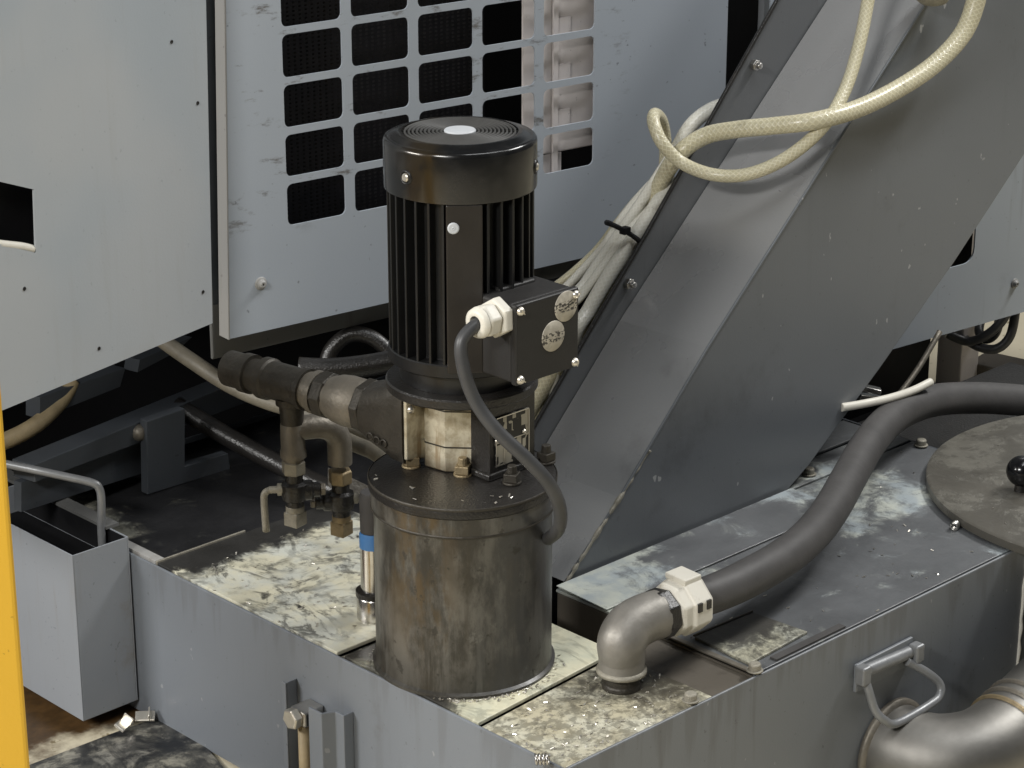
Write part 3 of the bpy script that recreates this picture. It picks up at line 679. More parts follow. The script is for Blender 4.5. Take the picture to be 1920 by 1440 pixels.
# far side lip with folded edge
lipo = [(.2395, .0918), (.2579, .112), (.4202, .2817), (.6089, .4895), (.90, .81)]
lb = [(x, z) for x, z in ((.245, .0585), (.2835, .0960), (.3942, .200), (.4766, .2795), (.6274, .418), (.935, .699))]
b = B(); b.prism([(x, YF+.0035, z) for x, z in lipo]+[(x, YF+.0035, z-.004) for x, z in reversed(lb)], (0, .002, 0)); b.build('side_lip', M['lip'], chute, bevel=.0006)
b = B(); b.tube([(x, YF+.0028, z) for x, z in lipo], .0024, 8, 1); b.build('lip_edge', M['oily_black'], chute)
for p in ((1412, 121), (1176, 531)):
    c = py_(*p, YF+.0030); b = B(); b.hexn(c, (0, -1, 0), .0062, .006); b.lathe([(.0034, .006), (.0034, .011), (0, .011)], c, (0, -1, 0), 12); b.build('lip_bolt', M['steel'], chute, bevel=.0005)
# back panel closing the chute
b = B(); b.prism([(x, YF+.006, z) for x, z in lowL]+[(x, YF+.006, z) for x, z in reversed(lowR)], (0, .002, 0)); b.build('far_panel', M['chute_side'], chute)
b = B(); b.faces([p for x, z in lowR for p in ((x-.001, YS+.003, z), (x-.001, YF+.0055, z))], [(2*k, 2*k+1, 2*k+3, 2*k+2) for k in range(len(lowR)-1)]); b.build('under_panel', M['chute_side'], chute)
# angled flashing plate at the foot of the chute, over the tank cover
f0, f1, f2, f3 = V((.1690, .0400, .006)), V((.520, .0465, .012)), V((.585, .0465, .012)), V((.185, -.012, .0035))
b = B(); b.prism([(.1650, .0455, .0040), (.5210, .0455, .0040), (.5210, -.022, .0012), (.1650, -.022, .0012)], (0, 0, .0016)); b.build('foot_flashing', M['res_right'], chute, bevel=.0008)
# spray nozzle joint at the top of the chute
c = py_(1742, -12, YS-.012); b = B(); b.tube([c+V((-.02, 0, .012)), c, c+V((.02, .0, -.002))], .013, 14, 4); b.build('hose_joint', M['nut_dirty'], chute)

# ================================================================== machine cabinet
mv = V((.99337, -.11494, 0)); nv = V((.11494, .99337, 0)); G = V((.0483, .3974, .2))
def mp(u, z, off=0.): return V((G.x, G.y, 0))+mv*u+nv*off+V((0, 0, z))
def muz(px, py, off=0.):
    p = pl(px, py, G+nv*off, nv); d = p-G-nv*off; return d.dot(mv), p.z
cab = thing('machine_cabinet', 'light grey sheet metal machine cabinet with a slotted cooling grille behind the pump', 'machine', (G.x+.3, G.y, -.18))
# grille panel with 5 columns of rounded openings
HU, HZ, PU, PZ_, u0, z0, rc = .0705, .0431, .0822, .0507, .0735, .3057, .0065
ncol, nrow = 5, 9; UA, ZA, UB, ZB = 0., .2, .668, .80
b = B(); bm = b.bm
gu0, gz0 = u0-(PU-HU)/2, z0-(PZ_-HZ)/2; gu1, gz1 = gu0+ncol*PU, gz0+nrow*PZ_
def addq(a, d): b.faces([mp(a[0], a[1]), mp(d[0], a[1]), mp(d[0], d[1]), mp(a[0], d[1])], [(0, 1, 2, 3)])
SL = .0335; 
zs = [ZA]+[gz0+PZ_*j for j in range(nrow+1)]+[ZB]
for za_, zb_ in zip(zs[:-1], zs[1:]):
    b.faces([mp(UA+SL*(za_-ZA), za_), mp(gu0, za_), mp(gu0, zb_), mp(UA+SL*(zb_-ZA), zb_)], [(0, 1, 2, 3)]); addq((gu1, za_), (UB, zb_))
us = [gu0+PU*i for i in range(ncol+1)]
for ua_, ub_ in zip(us[:-1], us[1:]): addq((ua_, ZA), (ub_, gz0)); addq((ua_, gz1), (ub_, ZB))
# addq((gu0, ZA), (gu1, gz0)); addq((gu0, gz1), (gu1, ZB))
for i in range(ncol):
    for j in range(nrow):
        ca, cb = gu0+i*PU, gz0+j*PZ_
        cor = [(ca, cb), (ca+PU, cb), (ca+PU, cb+PZ_), (ca, cb+PZ_)]
        ha, hb = ca+(PU-HU)/2, cb+(PZ_-HZ)/2
        hc = [(ha+rc, hb+rc, 180), (ha+HU-rc, hb+rc, 270), (ha+HU-rc, hb+HZ-rc, 0), (ha+rc, hb+HZ-rc, 90)]
        grp = [[(x+rc*math.cos(R(a0+k*22.5)), y+rc*math.sin(R(a0+k*22.5))) for k in range(5)] for x, y, a0 in hc]
        for k in range(4):
            o = mp(*cor[k]); 
            for m_ in range(4): b.faces([o, mp(*grp[k][m_]), mp(*grp[k][m_+1])], [(0, 2, 1)])
            k2 = (k+1) % 4
            b.faces([o, mp(*cor[k2]), mp(*grp[k2][0]), mp(*grp[k][4])], [(0, 1, 2, 3)])
bmesh.ops.remove_doubles(bm, verts=bm.verts, dist=1e-5)
def mat_grille():
    t = NT('grille_paint'); 
    base = t.mix(t.noise(5., 3), (.365, .405, .455), (.415, .45, .495))
    # grease smudges along the bars
    n = t.noise(1., 6, .7, t.scaled((24, 24, 70))); x, y, z = t.xyz()
    zone = t.math('MULTIPLY', t.ramp(z, .29, .33), t.ramp(x, .60, .50))
    col = t.mix(t.math('MULTIPLY', t.ramp(n, .56, .70, 0, .85), zone), base, (.10, .085, .07))
    sp = t.ramp(t.noise(120., 3, .5), .70, .74, 0, .6); col = t.mix(sp, col, (.12, .12, .13))
    t.bump(t.noise(420., 2), .12, .0005)
    return t.out(col, t.math('ADD', t.math('MULTIPLY', t.noise(9., 4), .2), .34), 0., .5)
M['grille'] = mat_grille()
gp = b.build('grille_panel', M['grille'], cab, solid=.002)
# left return flange and bottom fold of that panel
b = B(); b.prism([mp(UA-.0015, ZA-.001, -.001), mp(UA+.0008, ZA-.001, -.001), mp(UA+.0008, ZA-.001, .0175), mp(UA-.0015, ZA-.001, .0175)], mv*SL*(ZB-ZA)+V((0, 0, ZB-ZA))); b.build('panel_return', M['return'], cab, bevel=.0006)
b = B(); b.prism([mp(UB-.001, ZA, .0012), mp(UB+.001, ZA, .0012), mp(UB+.001, ZA, .07), mp(UB-.001, ZA, .07)], (0, 0, ZB-ZA)); b.build('panel_return', M['frame_dark'], cab)
# frame rail showing below
o_ = .024; q0 = muz(399, 674, o_); q1 = muz(735, 583, o_)
b = B(); b.prism([mp(q0[0], q0[1], o_), mp(.667, q0[1]+.002, o_), mp(.667, ZA+.03, o_), mp(q0[0], ZA+.03, o_)], nv*.004); b.prism([mp(q0[0], q0[1]+.002, o_-.0012), mp(q0[0]+.0030, q0[1]+.002, o_-.0012), mp(q0[0]+.0030, ZB, o_-.0012), mp(q0[0], ZB, o_-.0012)], nv*.001); b.build('frame_rail', M['trim'], cab, bevel=.0008)
b = B(); b.prism([mp(q0[0], ZA+.0305, o_), mp(0.03, ZA+.0305, o_), mp(0.03, ZB, o_), mp(q0[0], ZB, o_)], nv*.003); b.build('frame_post', M['frame_dark'], cab)
# radiator core behind the openings: ridges of corrugated fin
ro = .050
b = B(); b.prism([mp(.03, .27, ro+.008), mp(.389-.022, .27, ro+.008), mp(.389-.022, .80, ro+.008), mp(.03, .80, ro+.008)], nv*.03); rad = b.build('radiator', M['radiator'], cab)
b = B()
for k in range(44):
    u = .042+k*.0074
    for j in range(120):
        z = .285+j*.0043; b.faces([mp(u, z, ro+.0075), mp(u+.0014, z+.0006, ro+.0052), mp(u+.0014, z+.0026, ro+.0052), mp(u, z+.0020, ro+.0075)], [(0, 1, 2, 3)])
fo = b.build('radiator_fins', M['rad_fin'], rad); tag(fo, kind='stuff')
# pale filter block right of the radiator
fb0 = muz(980, 200, .016)[0]
fo_ = .016
b = B(); b.prism([mp(fb0, .322, fo_), mp(.52, .322, fo_), mp(.52, .80, fo_), mp(fb0, .80, fo_)], nv*.003); flt = b.build('filter_block', M['filter'], cab, bevel=.002)
b = B(); u = muz(1041, 200, fo_-.003)[0]; b.prism([mp(u-.0035, .27, fo_-.004), mp(u+.0035, .27, fo_-.004), mp(u+.0035, .80, fo_-.004), mp(u-.0035, .80, fo_-.004)], nv*.0038); b.prism([mp(fb0+.001, .27, fo_+.0005), mp(u+.012, .27, fo_+.0005), mp(u+.012, .3215, fo_+.0005), mp(fb0+.001, .3215, fo_+.0005)], nv*.002); b.build('filter_rib', M['filter'], flt, bevel=.0005)
for k in range(5):
    z = .350+k*.0507; b = B(); b.prism([mp(u+.005, z, fo_-.0018), mp(.452, z, fo_-.0018), mp(.452, z+.020, fo_-.0018), mp(u+.005, z+.020, fo_-.0018)], nv*.0016); b.build('filter_pleat', M['filter'], flt, bevel=.0005)
# dark inside of the cabinet
b = B(); b.prism([mp(-.02, .24, .14), mp(.9, .24, .14), mp(.9, .85, .14), mp(-.02, .85, .14)], nv*.004); b.build('cabinet_back', M['black'], cab)
# panel screw with washer
u, z = muz(488, 531)
def pscrew(u, z, r=.0062, off=0.):
    b = B(); b.lathe([(.0012, .0030), (.0014, .0056), (.0028, .0056), (.0044, .0040), (.0048, .0016), (.0064, .0012), (.0070, .0004), (.0070, 0)], mp(u, z, off-.001), -nv, 20); b.lathe([(.0013, .0029), (0, .0029)], mp(u, z, off-.001), -nv, 6, False)
    return b.build('panel_screw', M['return'], cab, smooth_angle=40)
pscrew(u, z)
# right-hand lower panel past the chute, with a rounded slot and a screw
def rightpanel():
    b = B(); UA_, UB_ = .714, 1.6; ZA_ = -.0165
    su0, su1, sz0, sz1, rr_ = 1.00, muz(1828, 440)[0], .0735, .16, .018
    hole = []
    for (x, y, a0) in ((su0+rr_, sz0+rr_, 180), (su1-rr_, sz0+rr_, 270), (su1-rr_, sz1-rr_, 0), (su0+rr_, sz1-rr_, 90)): hole.append([(x+rr_*math.cos(R(a0+k*18)), y+rr_*math.sin(R(a0+k*18))) for k in range(6)])
    cor = [(UA_+.02, ZA_), (UB_, ZA_), (UB_, .80), (UA_+.02, .80)]
    for k in range(4):
        for m_ in range(5): b.faces([mp(*cor[k]), mp(*hole[k][m_]), mp(*hole[k][m_+1])], [(0, 2, 1)])
        k2 = (k+1) % 4; b.faces([mp(*cor[k]), mp(*cor[k2]), mp(*hole[k2][0]), mp(*hole[k][5])], [(0, 1, 2, 3)])
    bmesh.ops.remove_doubles(b.bm, verts=b.bm.verts, dist=1e-5)
    b.build('lower_panel', M['panel_grey'], cab, solid=.002)
    b = B(); b.prism([mp(su0-.03, sz0-.03, .03), mp(su1+.03, sz0-.03, .03), mp(su1+.03, sz1+.04, .03), mp(su0-.03, sz1+.04, .03)], nv*.01); b.build('slot_back', M['black'], cab)
    pscrew(*muz(1901, 531))
rightpanel()
b = B(); u = muz(1432, 40, .06)[0]; b.prism([mp(u, .40, .060), mp(u+.05, .40, .060), mp(u+.05, .85, .060), mp(u, .85, .060)], nv*.01); b.build('inner_post', M['white'], cab)
# slanted side cover nearest the yellow post
lm = V((math.cos(R(12.9)), math.sin(R(12.9)), 0)); ln = V((-lm.y, lm.x, 0)); L0 = V((.0083, .3718, 0))
def lp(v, z, off=0.): return L0+lm*v+ln*off+V((0, 0, z))
def lvz(px, py):
    p = pl(px, py, L0, ln); return (p-L0).dot(lm), p.z
# cut-out pocket at the frame's left
cA, cB, cC, cD = (-.40, .490), lvz(62, 355), lvz(66, 474), (-.40, .437)
zlo = .2322
def topedge(v): return .0117 if v > 0 else v
b = B()
out = [lp(-.45, zlo), lp(0, zlo), lp(.0115, .5513), lp(.0205, .80), lp(-.45, .80)]
inn = [lp(*cD), lp(*cC), lp(*cB), lp(*cA)]
b.faces([out[0], out[1], out[2], out[3], out[4], inn[0], inn[1], inn[2], inn[3]], [(0, 1, 6, 5), (1, 2, 7, 6), (2, 3, 4, 8, 7)])
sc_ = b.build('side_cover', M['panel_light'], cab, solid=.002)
b = B(); b.prism([lp(0-.0008, zlo, .0012), lp(.0008, zlo, .0012), lp(.0008, zlo, .030), lp(-.0008, zlo, .030)], V((lm.x*.0205, lm.y*.0205, .80-zlo))); b.build('cover_return', M['frame_dark'], sc_)
b = B(); b.prism([lp(-.44, .33, .035), lp(-.18, .33, .035), lp(-.18, .53, .035), lp(-.44, .53, .035)], ln*.004); b.build('pocket_back', M['black'], sc_)
b = B(); b.tube([lp(-.31, cC[1]+.030, .004), lp(-.275, cC[1]+.017, .003), lp(-.250, cC[1]+.0085, .003), lp(cC[0]-.0005, cC[1]+.003, .003)], .0042, 10, 5); b.build('pocket_trim', M['white_plastic'], sc_)
for p in ((320, 78), (369, 193), (44, 541), (379, 547), (184, 653)):
    v, z = lvz(*p); b = B(); b.lathe([(0, .0002), (.0012, .0003), (.0016, .0008), (.0020, .0002)], lp(v, z, -.001), -ln, 12); b.build('rivet_hole', M['oily_black'], sc_)

# ================================================================== frame of the machine behind and below
BP = V((.0267, .535, 0))
def bp(px, py, off=0.): return pl(px, py, BP+ln*off, ln)
b = B(); b.prism([bp(63, 872), bp(470, 706), bp(470, 752), bp(66, 905)], ln*.03); fr = b.build('base_frame', M['frame_dark'], cab, bevel=.001)
b = B(); b.prism([bp(40, 905, .012), bp(290, 812, .012), bp(290, 880, .012), bp(40, 960, .012)], ln*.01); b.build('web_plate', M['frame_dark'], fr)
FY = .521
def fp(px, py): return py_(px, py, FY)
b = B(); b.prism([fp(275, 790), fp(347, 766), fp(347, 874), fp(428, 850), fp(432, 880), fp(277, 928)], (0, .012, 0)); b.build('foot_bracket', M['frame_dark'], fr, bevel=.001)
b = B(); b.lathe([(0, 0), (.004, 0), (.004, .022), (0, .022)], oz(352, 872, .0)+V((0, .06, 0)), n=12); b.build('foot_bolt', M['nut_dirty'], fr)
b = B(); c = bp(265, 812, -.004); b.lathe([(0, .006), (.006, .005), (.009, .0), (.009, -.01)], c, -ln, 16); b.build('frame_bolt', M['galv'], fr)
b = B(); b.prism([bp(75, 745, .06), bp(235, 690, .06), bp(225, 725, .06), bp(75, 785, .06)], ln*.02); b.prism([bp(262, 675, .05), bp(360, 632, .05), bp(330, 660, .05), bp(258, 698, .05)], ln*.02); b.build('upper_rail', M['frame_dark'], fr)
b = B(); b.box((-.9, .80, -.178), (1.1, .84, .25)); b.build('rear_cover', M['black'], fr)
b = B(); b.prism([V((-.09, .64, .235)), V((.9, .56, .235)), V((.9, .80, .235)), V((-.5, .80, .235)), V((-.5, .52, .235))], (0, 0, .01)); b.build('belly_plate', M['black'], fr)
# pipe lying across under the frame
b = B(); b.tube([dp(330, 760, 2.62), dp(420, 815, 2.60), dp(560, 890, 2.55), dp(640, 925, 2.52)], .0105, 16, 5); tag(recenter(b.build('steel_conduit', M['oily_black'])), 'dull steel conduit running under the machine behind the two valves', 'conduit')

# ================================================================== hoses under the machine
def hose(name, pts, r, mat, lab, cat='hose', group=None, n=14):
    b = B(); b.tube(pts, r, n, 8); return tag(recenter(b.build(name, mat)), lab, cat, group)
hose('return_hose', [dp(300, 635, 2.50), dp(360, 677, 2.49), dp(430, 722, 2.47), dp(500, 753, 2.45), dp(580, 777, 2.43), dp(660, 806, 2.40), dp(730, 838, 2.37)], .0082, M['grey_hose'], 'long tan grey hose sagging under the cabinet behind the pipe tee')
hose('return_hose', [dp(135, 715, 2.55), dp(118, 745, 2.54), dp(92, 775, 2.52), dp(62, 800, 2.50), dp(18, 823, 2.48), dp(-30, 840, 2.46)], .0090, M['tan_hose'], 'short stained tan hose under the side cover beside the yellow post')
hose('rubber_hose', [dp(560, 690, 2.45), dp(620, 692, 2.45), dp(690, 685, 2.45), dp(760, 672, 2.45)], .0115, M['oily_black'], 'straight black hose running level behind the pipe union')
hose('rubber_hose', [dp(610, 690, 2.55), dp(622, 655, 2.55), dp(655, 628, 2.55), dp(695, 632, 2.55), dp(730, 662, 2.55), dp(745, 700, 2.55)], .0085, M['oily_black'], 'black hose bent in an arch below the grille panel')
hose('rubber_hose', [dp(560, 790, 2.38), dp(600, 800, 2.37), dp(660, 830, 2.34), dp(705, 850, 2.31), dp(740, 880, 2.28)], .0080, M['grey_hose'], 'grey hose drooping just below the pipe union')
b = B(); b.prism([dp(628, 880, 2.45), dp(720, 925, 2.42), dp(720, 965, 2.42), dp(628, 915, 2.45)], ln*.01); tag(recenter(b.build('angle_bar', M['galv_dark'], bevel=.001)), 'dull steel angle bar behind the second valve', 'bar')

# ================================================================== clear hoses over the chute
HG = 'clear hoses hanging over the chute'
hose('braided_hose', [py_(1838, -60, 0.018), py_(1830, 0, 0.02), py_(1806, 62, 0.022), py_(1755, 118, 0.025), py_(1690, 163, 0.028), py_(1610, 203, 0.032), py_(1530, 226, 0.043), py_(1450, 236, 0.08), py_(1380, 243, 0.118), py_(1322, 255, 0.15), py_(1275, 287, 0.166), py_(1243, 335, 0.188), py_(1220, 395, 0.2), py_(1185, 455, 0.208), py_(1140, 530, 0.215), py_(1085, 620, 0.22), V((0.335, 0.262, .075)), V((0.325, 0.275, .004))], [r_*.95 for r_ in (.0112, .0110, .0106, .0104, .0102, .0100, .0098, .0096, .0096, .0096, .0096, .0096, .0096, .0094, .0092, .0092, .0092, .0092)], M['hose'], 'thick cream braided hose swung across the chute from the top right corner', 'hose', HG, 18)
hose('braided_hose', [py_(1640, -70, 0.07), py_(1628, 0, 0.068), py_(1612, 80, 0.058), py_(1588, 160, 0.048), py_(1555, 222, 0.04), py_(1510, 270, 0.05), py_(1455, 307, 0.066), py_(1395, 328, 0.088), py_(1335, 327, 0.115), py_(1280, 306, 0.148), py_(1243, 270, 0.165), py_(1226, 232, 0.18), py_(1228, 214, 0.195), py_(1242, 232, 0.207), py_(1248, 290, 0.212), py_(1240, 360, 0.218), py_(1215, 430, 0.224), py_(1160, 510, 0.23), py_(1100, 600, 0.235), V((0.347, 0.256, .075)), V((0.339, 0.267, .004))], .0068, M['hose'], 'thinner cream braided hose hanging in a round loop in front of the chute', 'hose', HG, 16)
hose('clear_hose', [py_(1440, 190, 0.195), py_(1385, 192, 0.195), py_(1335, 205, 0.195), py_(1295, 236, 0.196), py_(1262, 290, 0.198), py_(1225, 345, 0.2), py_(1188, 400, 0.203), py_(1145, 460, 0.206), py_(1100, 525, 0.21), py_(1060, 590, 0.215), V((0.359, 0.250, .075)), V((0.353, 0.259, .004))], [.0082, .0082, .0080, .0078, .0070, .0062, .0058, .0055, .0054, .0052, .0052, .0052], M['clear'], 'whitish clear hose curving out from behind the chute lip', 'hose', HG)
hose('clear_hose', [py_(1236, 330, 0.215), py_(1205, 362, 0.216), py_(1170, 405, 0.218), py_(1132, 462, 0.222), py_(1085, 515, 0.232), py_(1040, 560, 0.245), py_(1000, 600, 0.26), V((0.371, 0.244, .075)), V((0.367, 0.251, .004))], .0048, M['clear'], 'leftmost clear hose of the tied bundle beside the grille panel', 'hose', HG)
hose('clear_hose', [py_(1262, 335, 0.187), py_(1240, 370, 0.187), py_(1210, 415, 0.187), py_(1178, 462, 0.188), py_(1140, 520, 0.19), py_(1105, 580, 0.192), py_(1075, 640, 0.195), V((0.383, 0.238, .075)), V((0.381, 0.243, .004))], .0080, M['clear'], 'stout clear hose lying against the chute lip in the tied bundle', 'hose', HG)
hose('clear_hose', [py_(1222, 345, .228), py_(1190, 378, .230), py_(1158, 418, .232), py_(1118, 470, .238), py_(1066, 518, .250), py_(1020, 552, .27), py_(985, 580, .29), V((0.395, 0.232, .075)), V((0.395, 0.235, .004))], .0046, M['hose'], 'thin yellowed hose fanning out lowest from the tied bundle', 'hose', HG)
hose('clear_hose', [py_(1246, 345, .200), py_(1214, 388, .200), py_(1176, 436, .198), py_(1136, 492, .20), py_(1092, 552, .205), py_(1050, 615, .212), V((0.407, 0.226, .075)), V((0.409, 0.227, .004))], .0047, M['clear'], 'slim clear hose in the middle of the tied bundle', 'hose', HG)
front = [py_(1138, 418, 0.205), py_(1150, 422, 0.192), py_(1168, 431, 0.186), py_(1186, 442, 0.18), py_(1199, 452, 0.176)]
back_ = [py_(1197, 452, 0.225), py_(1168, 432, 0.235), py_(1142, 418, 0.232)]
b = B(); b.tube(front+back_, .0028, 8, 4, closed=True); b.box((-.0045, -.004, -.0035), (.0045, .004, .0035), Matrix.Translation(py_(1172, 432, .183))); ct = recenter(b.build('cable_tie', M['black'], bevel=.0005)); tag(ct, 'black cable tie cinched round the clear hose bundle', 'cable tie')

# ================================================================== bin at the left
bx0, bx1, by0, by1, bz0, bz1 = -.1505, -.0830, .404, .600, -.163, .020
bn = thing('metal_bin', 'open grey sheet steel chip bin with wire bail beside the tank', 'bin', ((bx0+bx1)/2, (by0+by1)/2, bz0))
for nm, a, c in (('bin_wall', (bx0, by0, bz0), (bx0+.0015, by1, bz1)), ('bin_wall', (bx1-.0015, by0, bz0), (bx1, by1, bz1)), ('bin_wall', (bx0+.0016, by0, bz0), (bx1-.0016, by0+.0015, bz1-.0003)), ('bin_wall', (bx0+.0016, by1-.0015, bz0), (bx1-.0016, by1, bz1)), ('bin_floor', (bx0+.0016, by0+.0016, bz0), (bx1-.0016, by1-.0016, bz0+.0015))):
    b = B(); b.box(a, c); b.build(nm, M['bin_grey'], bn, bevel=.0005)
b = B(); b.box((bx0+.0017, by0+.0017, bz0+.002), (bx1-.0017, by1-.0017, bz1-.030)); b.build('black_fill', M['black'], bn)  # black block filling the bin to below its rim
for a, c in (((bx0+.0017, by0+.0017, bz1-.029), (bx0+.0022, by1-.0017, bz1-.001)), ((bx1-.0022, by0+.0017, bz1-.029), (bx1-.0017, by1-.0017, bz1-.001)), ((bx0+.0023, by0+.0017, bz1-.029), (bx1-.0023, by0+.0022, bz1-.001))):
    b = B(); b.box(a, c); b.build('black_lining', M['black'], bn)  # thin black sheets along the inside of the bin walls
b = B(); b.box((bx1-.006, by0+.03, bz1-.0002), (bx1+.010, by1+.1, bz1+.003)); b.build('bin_rim', M['trim'], bn)
hy = by0+.035
h0 = oz(190, 992, .02)
b = B(); b.tube([V((h0.x, h0.y, -.01)), V((h0.x, h0.y, .02)), pl(190, 940, h0, fh), pl(186, 916, h0, fh), pl(172, 905, h0, fh), pl(120, 893, h0+V((-.02, .02, 0)), fh), pl(60, 880, h0+V((-.04, .04, 0)), fh), pl(-40, 860, h0+V((-.07, .08, 0)), fh)], .0042, 12, 6); b.build('bail_handle', M['handle'], bn)

# ================================================================== yellow post
yd = 1.70
e = dp(24, 1015, yd); 
yp = B(); wv = RT*1.0; tv = (fh*.9+RT*.1).normalized()
base = V((e.x, e.y, -.18))
yp.prism([base-RT*.090, base, base+fh*.09-RT*.03, base+fh*.09-RT*.11], (0, 0, 1.3)); tag(recenter(yp.build('yellow_post', M['yellow'], bevel=.004, seg=3)), 'bright yellow painted steel post cut by the left edge', 'post')

# ================================================================== elbow and suction hose
ec = oz(1165, 1285, 0)
eb = thing('pipe_elbow', 'worn cast steel pipe elbow screwed into the speckled tank cover', 'pipe elbow', (ec.x, ec.y, -.001))
ez = lambda p: zv(ec.x, ec.y, p)
ZE = ez(1195)
hdv = V((.955, -.10, .18)).normalized()
P2 = dp(1232, 1166, 2.170)
rE = .0205
p0 = V((ec.x, ec.y, ez(1258)))
path = [p0, p0+V((0, 0, .018))]
dcam = lambda p: (V(p)-CAM).dot(FW)
d0 = dcam(p0)
path = [p0, V((ec.x, ec.y, ez(1232))), dp(1166, 1203, d0-.012), dp(1181, 1177, d0-.006), dp(1208, 1160, d0+.004), dp(1236, 1151, d0+.012)]
b = B(); b.tube(path, [rE, rE*1.02, rE*1.08, rE*1.10, rE*1.09, rE*1.08], 32, 8); b.build('elbow_body', M['cast_steel'], eb)
b = B(); b.lathe([(rE, 0), (rE+.0022, .0006), (rE+.0024, .0036), (rE, .0052)], p0+V((0, 0, -.001)), (0, 0, 1), 40); b.build('elbow_bead', M['nut_dirty'], eb)
b = B(); b.lathe([(.0165, -.0015), (.0165, ez(1258)-p0.z+.004+p0.z)], (ec.x, ec.y, 0), (0, 0, 1), 32); b.lathe([(.0175, -.001), (.0182, .003), (.0165, .0045)], (ec.x, ec.y, 0), (0, 0, 1), 32); b.build('elbow_nipple', M['galv_dark'], eb)
sh = thing('suction_hose', 'thick dark grey rubber hose with white clamp coupling lying over the tank cover', 'hose', oz(1500, 1060, 0))
axd = (dp(1330, 1112, d0+.050)-dp(1236, 1151, d0+.012)).normalized()
s0_ = dp(1229, 1154, d0+.0095)
b = B(); b.hexn(s0_, axd, .0235, .0125, 8, .2, .05); b.build('threaded_end', M['oily_black'], sh, bevel=.0008)
k0 = s0_+axd*.0128
b = B(); b.lathe([(.019, 0), (.0235, .0002), (.0255, .004), (.0255, .012), (.0285, .0135), (.0285, .032), (.026, .036), (.019, .0362)], k0, axd, 8, False, V((0, 0, 1)).cross(axd)*.92+V((0, 0, 1))*.38); cpl = b.build('coupling', M['white_plastic'], sh, bevel=.0018, seg=3)
sidev = axd.cross(V((0, 0, 1))).normalized(); upv = sidev.cross(axd).normalized()
b = B(); Mx = Matrix.Translation(k0+axd*.0225+upv*.0262-sidev*.002) @ Matrix((( axd.x, sidev.x, upv.x, 0), (axd.y, sidev.y, upv.y, 0), (axd.z, sidev.z, upv.z, 0), (0, 0, 0, 1)))
b.box((-.0105, -.012, -.002), (.0105, .014, .004), Mx); b.build('clamp_tab', M['white_plastic'], cpl, bevel=.0012)
b = B()
for dx in (-.0055, .0055): 
    b.box((dx-.0026, .0195, .003), (dx+.0026, .0275, .0115), Matrix.Translation(k0+axd*.0225) @ Matrix((( axd.x, sidev.x, upv.x, 0), (axd.y, sidev.y, upv.y, 0), (axd.z, sidev.z, upv.z, 0), (0, 0, 0, 1))))
b.build('clamp_slot', M['oily_black'], cpl)
hs = k0+axd*.030
hp = [hs, dp(1345, 1110, d0+.062), dp(1400, 1085, d0+.09), dp(1470, 1045, d0+.14), dp(1520, 1003, d0+.19), dp(1558, 955, d0+.25), dp(1592, 895, d0+.33), dp(1630, 830, d0+.42), dp(1678, 780, d0+.50), dp(1745, 752, d0+.57), dp(1830, 746, d0+.63), dp(1930, 752, d0+.68), dp(2060, 765, d0+.74), V((1.22, .03, .02)), V((1.36, .05, -.15))]
b = B(); b.tube(hp, [.0175, .0180, .0185, .0185, .0185, .0185, .0185, .0185, .0185, .0185, .0185, .0185, .0185, .0185, .0185], 28, 9); b.build('hose_body', M['rubber'], sh)

# ================================================================== round lid
lz = .013
lc = V((.7330, -.0930, 0)); lr = .1330
def fit_circle(ps):
    (ax_, ay_), (bx_, by_), (cx_, cy_) = ps
    d = 2*(ax_*(by_-cy_)+bx_*(cy_-ay_)+cx_*(ay_-by_))
    ux = ((ax_**2+ay_**2)*(by_-cy_)+(bx_**2+by_**2)*(cy_-ay_)+(cx_**2+cy_**2)*(ay_-by_))/d
    uy = ((ax_**2+ay_**2)*(cx_-bx_)+(bx_**2+by_**2)*(ax_-cx_)+(cx_**2+cy_**2)*(bx_-ax_))/d
    return ux, uy, math.hypot(ux-ax_, uy-ay_)
cx, cy, lr = fit_circle([oz(*p, lz).xy[:] for p in ((1738, 895), (1845, 793), (1860, 1000))])
lid = thing('tank_lid', 'round stained steel tank lid with black ball knob', 'lid', (cx, cy, .001))
b = B(); b.lathe([(0, lz), (lr-.003, lz), (lr, lz-.002), (lr, .003), (lr-.012, .0012), (0, .0012)], (cx, cy, 0), n=120); b.build('lid_disc', M['res_lid'], lid, smooth_angle=40)
kc = oz(1916, 884, lz+.022)
b = B(); b.lathe([(0, .0)]+[(.0165*math.sin(math.pi*k/16), .0165-.0165*math.cos(math.pi*k/16)) for k in range(1, 16)]+[(0, .033)], (kc.x, kc.y, lz+.006), n=32); b.build('lid_knob', M['knob'], lid)
b = B(); b.lathe([(.007, lz), (.006, lz+.008)], (kc.x, kc.y, 0), n=16); b.build('knob_stem', M['oily_black'], lid)

# ================================================================== polished pipe bend on the right-hand wall
pc0 = py_(1665, 1398, YR)
sp = thing('drain_pipe', 'shiny stainless steel pipe bend leaving the tank wall at the lower right', 'pipe', (pc0.x, pc0.y, -.18))
rp = .0455
c_ = V((pc0.x, YR, pc0.z))
path = [c_+V((0, -.004, 0)), c_+V((0, -.022, -.001)), c_+V((.012, -.052, -.001)), c_+V((.040, -.076, .003)), c_+V((.075, -.084, .010)), c_+V((.115, -.084, .020)), c_+V((.155, -.083, .030)), c_+V((.30, -.080, .068))]
M['inox'] = plain('inox', (.25, .24, .22), .50, .88, .5, .4, 22., .2)
b = B(); b.tube(path, rp, 48, 8); b.build('pipe_bend', M['inox'], sp)
b = B(); b.lathe([(rp, 0), (rp+.005, .001), (rp+.005, .006), (rp, .008)], c_+V((0, -.001, 0)), (0, -1, 0), 56); b.build('weld_ring', M['galv'], sp)
